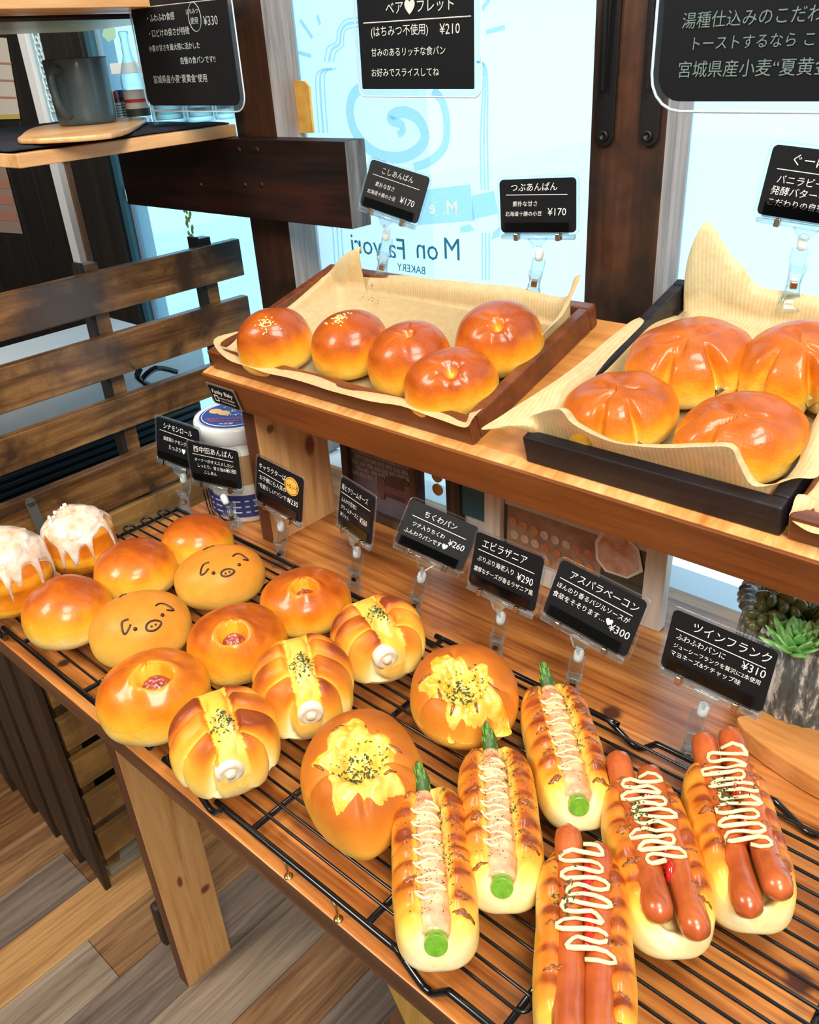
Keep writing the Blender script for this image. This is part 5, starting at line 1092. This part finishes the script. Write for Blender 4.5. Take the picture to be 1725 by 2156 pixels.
# armchair picture
def pframe(name, x0, x1, z1, y, th, fw, mat, label, lean=.03, z0=TT + .0006):
    e = empty(name, ((x0 + x1) / 2, y, z0), label, 'picture'); h = z1 - z0
    A = V((0, lean, 1)).normalized(); X = V((1, 0, 0)); D = X.cross(A) * -1; O = V((x0, y, z0)); w = x1 - x0
    F = lambda a, b, c=0: O + X * a + A * b + D * c
    def bar(a0, a1, b0, b1): G().hexa([F(a0, b0), F(a1, b0), F(a1, b0, th), F(a0, b0, th)], [F(a0, b1), F(a1, b1), F(a1, b1, th), F(a0, b1, th)]).build('frame_side', mat, e, bev=.001)
    bar(0, fw, 0, h); bar(w - fw, w, 0, h); bar(fw, w - fw, 0, fw); bar(fw, w - fw, h - fw, h)
    return e, F, w, h, D
def quad(F, a0, a1, b0, b1, c, n, name, mat, e, th=.0004): return G().plate([F(a0, b0, c), F(a1, b0, c), F(a1, b1, c), F(a0, b1, c)], n, th).build(name, mat, e)
e, F, w, h, D = pframe('armchair_picture', -.697, -.575, .955, .612, .016, .010, DFRM, 'dark framed picture of a leather armchair before a brick wall, under the shelf')
pic = quad(F, .010, w - .010, .010, h - .01, .009, D * -1, 'picture', plain('grey photo ground', (.14, .13, .18), .35, var=.3, scale=20), e)
g = G()
for r in range(17):
    for k in range(9):
        a = .011 + k * .0125 - (r % 2) * .006; 
        if a > .010 and a + .0112 < w - .010: g.add([F(a, .050 + r * .0075, .0080), F(a + .0112, .050 + r * .0075, .0080), F(a + .0112, .050 + r * .0075 + .0062, .0080), F(a, .050 + r * .0075 + .0062, .0080)], [(0, 1, 2, 3)])
g.build('printed_bricks', plain('printed brick grey', (.24, .23, .27), .4, var=.3, scale=90), pic)
bl = plain('printed leather', (.070, .028, .034), .4, var=.4, scale=80); ch = G()
def pp_(g, pts, c=.0072): g.add([F(.062 + (a - .05) * .78, .012 + b * .52, c) for a, b in pts], [tuple(range(len(pts)))])
pp_(ch, [(.052, .046), (.104, .046), (.108, .080), (.104, .100), (.094, .106), (.070, .104), (.058, .098), (.054, .080)]); ch.build('printed_armchair', bl, pic)
ch = G(); pp_(ch, [(.044, .035), (.052, .035), (.056, .082), (.050, .094), (.040, .090), (.038, .06)], .0068); pp_(ch, [(.098, .035), (.106, .035), (.111, .080), (.106, .094), (.096, .088)], .0068); pp_(ch, [(.054, .058), (.098, .058), (.096, .076), (.056, .076)], .0068)
ch.build('printed_armchair_arms', plain('printed leather light', (.13, .060, .066), .4, var=.3, scale=90), pic)
ch = G(); ch.tube([F(.066 + .026 * cos(t), .112 + .026 * sin(t), .0070) for t in [2 * pi * k / 28 for k in range(28)]], .0006, 4, closed=True); ch.tube([F(.066 + .019 * cos(t), .112 + .019 * sin(t), .0070) for t in [2 * pi * k / 28 for k in range(28)]], .0004, 4, closed=True)
for k in range(12): t = k * pi / 6; ch.tube([F(.066 + .020 * cos(t), .112 + .020 * sin(t), .007), F(.066 + .025 * cos(t), .112 + .025 * sin(t), .007)], .0006, 4)
ch.build('printed_clock', plain('printed clock', (.04, .04, .06), .4), pic)
# scalloped golden strip and teal sign
g = G()
for k in range(9): g.lathe([(.0075, 0), (.0075, .002)], V((-.566, .640, .80 + k * .017)), 14, (V((1, 0, 0)), V((0, 0, 1)), V((0, 1, 0))))
tag(g.build('scalloped_trim', plain('golden scallop', (.62, .30, .06), .5)), 'golden scalloped strip between the armchair picture and the teal sign', 'trim')
e, F, w, h, D = pframe('teal_sign', -.556, -.405, .970, .655, .014, .0, DFRM, 'teal board with white handwriting in a dark wooden frame, behind the poster frame', lean=.0, z0=.800) if 0 else (None,) * 5
e = empty('teal_sign', (-.49, .66, .88), 'teal board with white handwriting in a dark wooden frame, behind the poster frame', 'sign')
F = lambda a, b, c=0: V((-.556 + a, .655 - c, .745 + b))
G().hexa([F(0, 0), F(.020, 0), F(.020, 0, .012), F(0, 0, .012)], [F(0, .22), F(.020, .22), F(.020, .22, .012), F(0, .22, .012)]).build('frame_side', DFRM, e, bev=.001)
tl = quad(F, .020, .150, .030, .22, .004, V((0, -1, 0)), 'teal_panel', plain('teal paint', (.018, .13, .19), .5, var=.15, scale=30), e, .004)
bx('white_base', (-.54, .652, .745), (-.42, .658, .7745), plain('white sign base', (.75, .78, .78), .5), e)
g = glyphs('Mon', .030, (F(.040, .072, .0095), V((1, 0, 0)), V((0, 0, 1))), -.012, shear=.05); glyphs('BAKERY', .024, (F(.056, .042, .0095), V((1, 0, 0)), V((0, 0, 1))), -.012, G_=g)
g.tube(smooth_path([F(.022, .110, .0088), F(.034, .103, .0088), (F(.043, .089, .0088)), F(.030, .086, .0088), F(.022, .088, .0088)], 4), .0007, 4); g.build('handwriting', CHALK, tl)
# whitewashed poster frame
e, F, w, h, D = pframe('poster_frame', -.482, -.2735, .965, .617, .013, .021, WWASH, 'whitewashed wooden frame with a printed pastry poster behind the price cards', .03)
bk = quad(F, .02, w - .02, .02, h - .01, .008, D * -1, 'poster', plain('dark olive print', (.075, .068, .050), .4), e)
quad(F, .022, w - .022, .077, h - .012, .0075, D * -1, 'poster_sheet', plain('poster grey paper', (.62, .60, .58), .5), bk)
br = quad(F, .026, .139, .018, .077, .0070, D * -1, 'pastry_photo', plain('brown pastry print', (.24, .12, .07), .4, col2=(.40, .26, .17), scale=40), bk)
random.seed(3); pm = [plain('print pastry %d' % i, c, .5, var=.3, scale=150) for i, c in enumerate([(.65, .28, .10), (.72, .52, .38), (.58, .20, .10)])]
for r in range(3):
    for k in range(8):
        c = F(.034 + k * .0130 + r * .002, .060 - r * .015 - k * .0010, .0062); G().lathe([(.0052, 0), (.0052, .0003)], c, 9, (V((1, 0, 0)), V((0, .03, 1)), V((0, -1, 0)))).build('printed_pastry', pm[(k // 3 + r) % 3], br)
cut = G().plate([F(.131 + a * .054, .041 + b * .049, .0062) for a, b in [(.25, 0), (.7, .02), (.98, .30), (.86, .75), (.55, 1), (.15, .96), (.0, .6), (.05, .2)]], D * -1, .0004).build('cut_out', plain('cut out white', (.78, .75, .70), .5), bk)
G().plate([F(.131 + a * .054, .041 + b * .049, .0056) for a, b in [(.28, .06), (.68, .07), (.90, .32), (.80, .70), (.52, .93), (.2, .88), (.07, .58), (.1, .24)]], D * -1, .0003).build('printed_bread', plain('printed powdered bread', (.58, .25, .14), .5, col2=(.72, .56, .48), scale=70), cut)
g = G()
for i, s in enumerate(['一番充実している昼前頃は約40〜45種類が並ぶ。土・日曜、祝日は', '店前のほかに、駐車場が用意されるので車で訪れてもOK']): glyphs(s, .0042, (F(.080, .0885 - i * .0058, .0062), V((1, 0, 0)), V((0, .03, 1))), 0, G_=g)
for i, s in enumerate('焼きたてパン'): glyphs(s, .0068, (F(.036, .122 - i * .0078, .0060), V((1, 0, 0)), V((0, .03, 1))), 0, G_=g)
for i, s in enumerate('たい!'): glyphs(s, .0068, (F(.046, .110 - i * .0078, .0060), V((1, 0, 0)), V((0, .03, 1))), 0, G_=g)
glyphs('シューミー生地が一層', .0045, (F(.140, .036, .0062), V((1, 0, 0)), V((0, .03, 1))), 0, G_=g)
g.build('poster_print', plain('print ink', (.03, .03, .03), .6), bk)
G().ball(F(.010, .165, .016), (.009, .004, .005), 12).build('clip', plain('brown clip', (.20, .07, .04), .4), e, smooth=True)
G().lathe([(.005, 0), (.005, .004), (.003, .005)], F(w - .010, .045, .0135), 14, (V((1, 0, 0)), V((0, 0, 1)), V((0, -1, 0)))).build('wooden_button', plain('wooden button', (.42, .25, .14), .5), e, smooth=True)
# stone pot with succulents
pc = AZ(1694, 1440, TT + .02); pc.z = TT; R0 = .0575; hp = .076
ctb = G(); cbp = [AZ(*q, TT + .02) for q in [(1552, 1512), (1590, 1500), (1680, 1470), (1800, 1475), (1900, 1600), (1860, 1690), (1725, 1640), (1600, 1560)]]
C5 = smooth_path([V((p.x, p.y, TT + .0006)) for p in cbp], 4, True); tag(ctb.plate(C5, (0, 0, 1), .019).build('cutting_board', CUTB, bev=.004), 'thick orange brown wooden board with a rounded corner under the stone pot', 'board')
e = empty('succulent_pot', pc + V((0, 0, .0200)), 'grey ribbed stone pot with green succulents at the right edge of the photo', 'potted plant'); pz = pc + V((0, 0, .020))
def stone_mat():
    m, t, b = newmat('ribbed stone'); v = coords(t, (1, 1, .25)); n = noi(t, v, 150, 4, .7)
    lk(t, ramp(t, n, [(.42, (.085, .10, .105)), (.52, (.19, .20, .20)), (.58, (.60, .61, .59))]), b.inputs['Base Color']); b.inputs['Roughness'].default_value = .85; bump(t, b, n, .6, .003); return m
ST = stone_mat()
def pf(u, v):
    t = 2 * pi * u; z = hp * v; r = R0 * (.93 + .07 * sin(pi * min(1, v * 1.1)) + .012 * sin(34 * t) * (v < .97) + .010 * noise.noise(V((cos(t) * 6, sin(t) * 6, v * 3)))); return pz + V((r * cos(t), r * sin(t), z))
g = G().grid(pf, 240, 16, cu=True); g.lathe([(0, 0), (R0 * .93, 0)], pz, 40, cap=False); g.build('pot_wall', ST, e, smooth=True)
def rf(u, v):
    t = 2 * pi * u; a = pi * v; rr = R0 * .93 + .0075 * cos(a) + .0012 * sin(44 * t); return pz + V((rr * cos(t), rr * sin(t), hp + .0065 * sin(a) + .0006 * sin(44 * t)))
G().grid(rf, 260, 12, cu=True).build('pot_rim', ST, e, smooth=True)
G().lathe([(0, hp * .90), (R0 * .82, hp * .90), (R0 * .86, hp * .93), (R0 * .86, hp), (R0 * .90, hp)], pz, 40, cap=False).build('inner_wall', ST, e, smooth=True)
g = G(); random.seed(9); SAND = plain('sandy gravel', (.38, .27, .18), .9, col2=(.22, .15, .10), scale=500, bmp=.8, bscale=600)
g.lathe([(0, hp * .93), (R0 * .87, hp * .93), (R0 * .87, hp * .94)], pz, 40)
for _ in range(260):
    t = random.uniform(0, 2 * pi); r = R0 * .84 * sqrt(random.random()); g.ball(pz + V((r * cos(t), r * sin(t), hp * .94)), random.uniform(.0012, .0024), 5)
stuff(g.build('gravel', SAND, e, smooth=True))
def leaf_rosette(c, n, L, wd, th, mat, up, seed, tipmat=None):
    random.seed(seed)
    for k in range(n):
        t = k * 2.39996; f = k / n; el = radians(14 + 62 * (1 - f)) if up else radians(random.uniform(0, 75)); Lk = L * (1 - .35 * (1 - f)) * random.uniform(.85, 1.1)
        d = V((cos(t) * cos(el), sin(t) * cos(el), sin(el))); sdv = V((-sin(t), cos(t), 0)); nv = d.cross(sdv) * -1; g = G(); m = 7
        vs = []; fs = []
        for i in range(m + 1):
            s = i / m; wv = wd * (sin(pi * (s * .80 + .12)) ** .8) * (1 if s < .999 else .05); q = c + d * (Lk * s) + V((0, 0, 1)) * (.22 * Lk * s * s * (1 if up else .1))
            tt = th * sin(pi * (s * .8 + .15)) + .0003
            vs += [q + sdv * wv, q + nv * tt * .4 + sdv * wv * .55 , q + nv * tt * .2, q + nv * tt * .4 - sdv * wv * .55, q - sdv * wv, q - nv * tt]
        for i in range(m):
            for j in range(6): fs.append((i * 6 + j, i * 6 + (j + 1) % 6, (i + 1) * 6 + (j + 1) % 6, (i + 1) * 6 + j))
        fs += [tuple(range(6)), tuple(m * 6 + j for j in range(6))]
        g.add(vs, fs).build('succulent_leaf', mat, e, smooth=True)
GR1 = plain('bright green leaf', (.12, .42, .07), .35, coat=.2, col2=(.34, .62, .25), scale=130); GR2 = plain('dark olive leaf', (.060, .095, .030), .4, coat=.3, col2=(.15, .16, .055), scale=110); GR3 = plain('yellow green leaf', (.28, .26, .03), .4, col2=(.14, .18, .03), scale=150)
zs_ = pz.z + hp * .94
cg = AZ(1672, 1372, zs_); leaf_rosette(cg, 34, .030, .0058, .003, GR1, True, 1)
for q, s_ in [((1622, 1318), .030), ((1648, 1322), .026), ((1606, 1330), .018)]:
    c = AZ(*q, zs_); t_ = c + V((0, 0, s_)); G().tube([c, t_], .0015, 6).build('stem', GR3, e, smooth=True); random.seed(int(q[0]))
    for k in range(13):
        t = k * 2.4; d = V((cos(t), sin(t), .25 * sin(k))).normalized(); p = t_ + d * .008 + V((0, 0, .004 * sin(k * 1.7) - k * .0012)); sx = d.cross(V((0, 0, 1))).normalized()
        G().ball(p, (.0038, .0072, .0048), 10, (sx, d, sx.cross(d))).build('succulent_leaf', GR2, e, smooth=True)
c = AZ(1728, 1370, zs_); leaf_rosette(c, 22, .024, .004, .002, GR3, True, 5); c = AZ(1700, 1318, zs_); leaf_rosette(c, 16, .026, .0045, .002, GR2, True, 6)
# brass cup hooks near the table's front edge
for px, py, lab in [(608, 1845, 'left one of two small brass hooks screwed into the front edge of the table'), (713, 1935, 'right one of two small brass hooks screwed into the front edge of the table')]:
    c = AZ(px, py, TT); e = empty('brass_hook', c, lab, 'hook')
    G().lathe([(0, 0), (.0034, 0), (.0032, .0008), (.0016, .0013), (0, .0014)], c, 14).build('hook_plate', BRASS, e, smooth=True)
    G().tube(smooth_path([c + V((0, 0, .0005)), c + V((0, 0, .006)), c + V((-.0015, .0005, .010)), c + V((-.0042, .001, .0125)), c + V((-.0062, .0012, .0105))], 5), .0009, 8).build('hook_wire', BRASS, e, smooth=True)
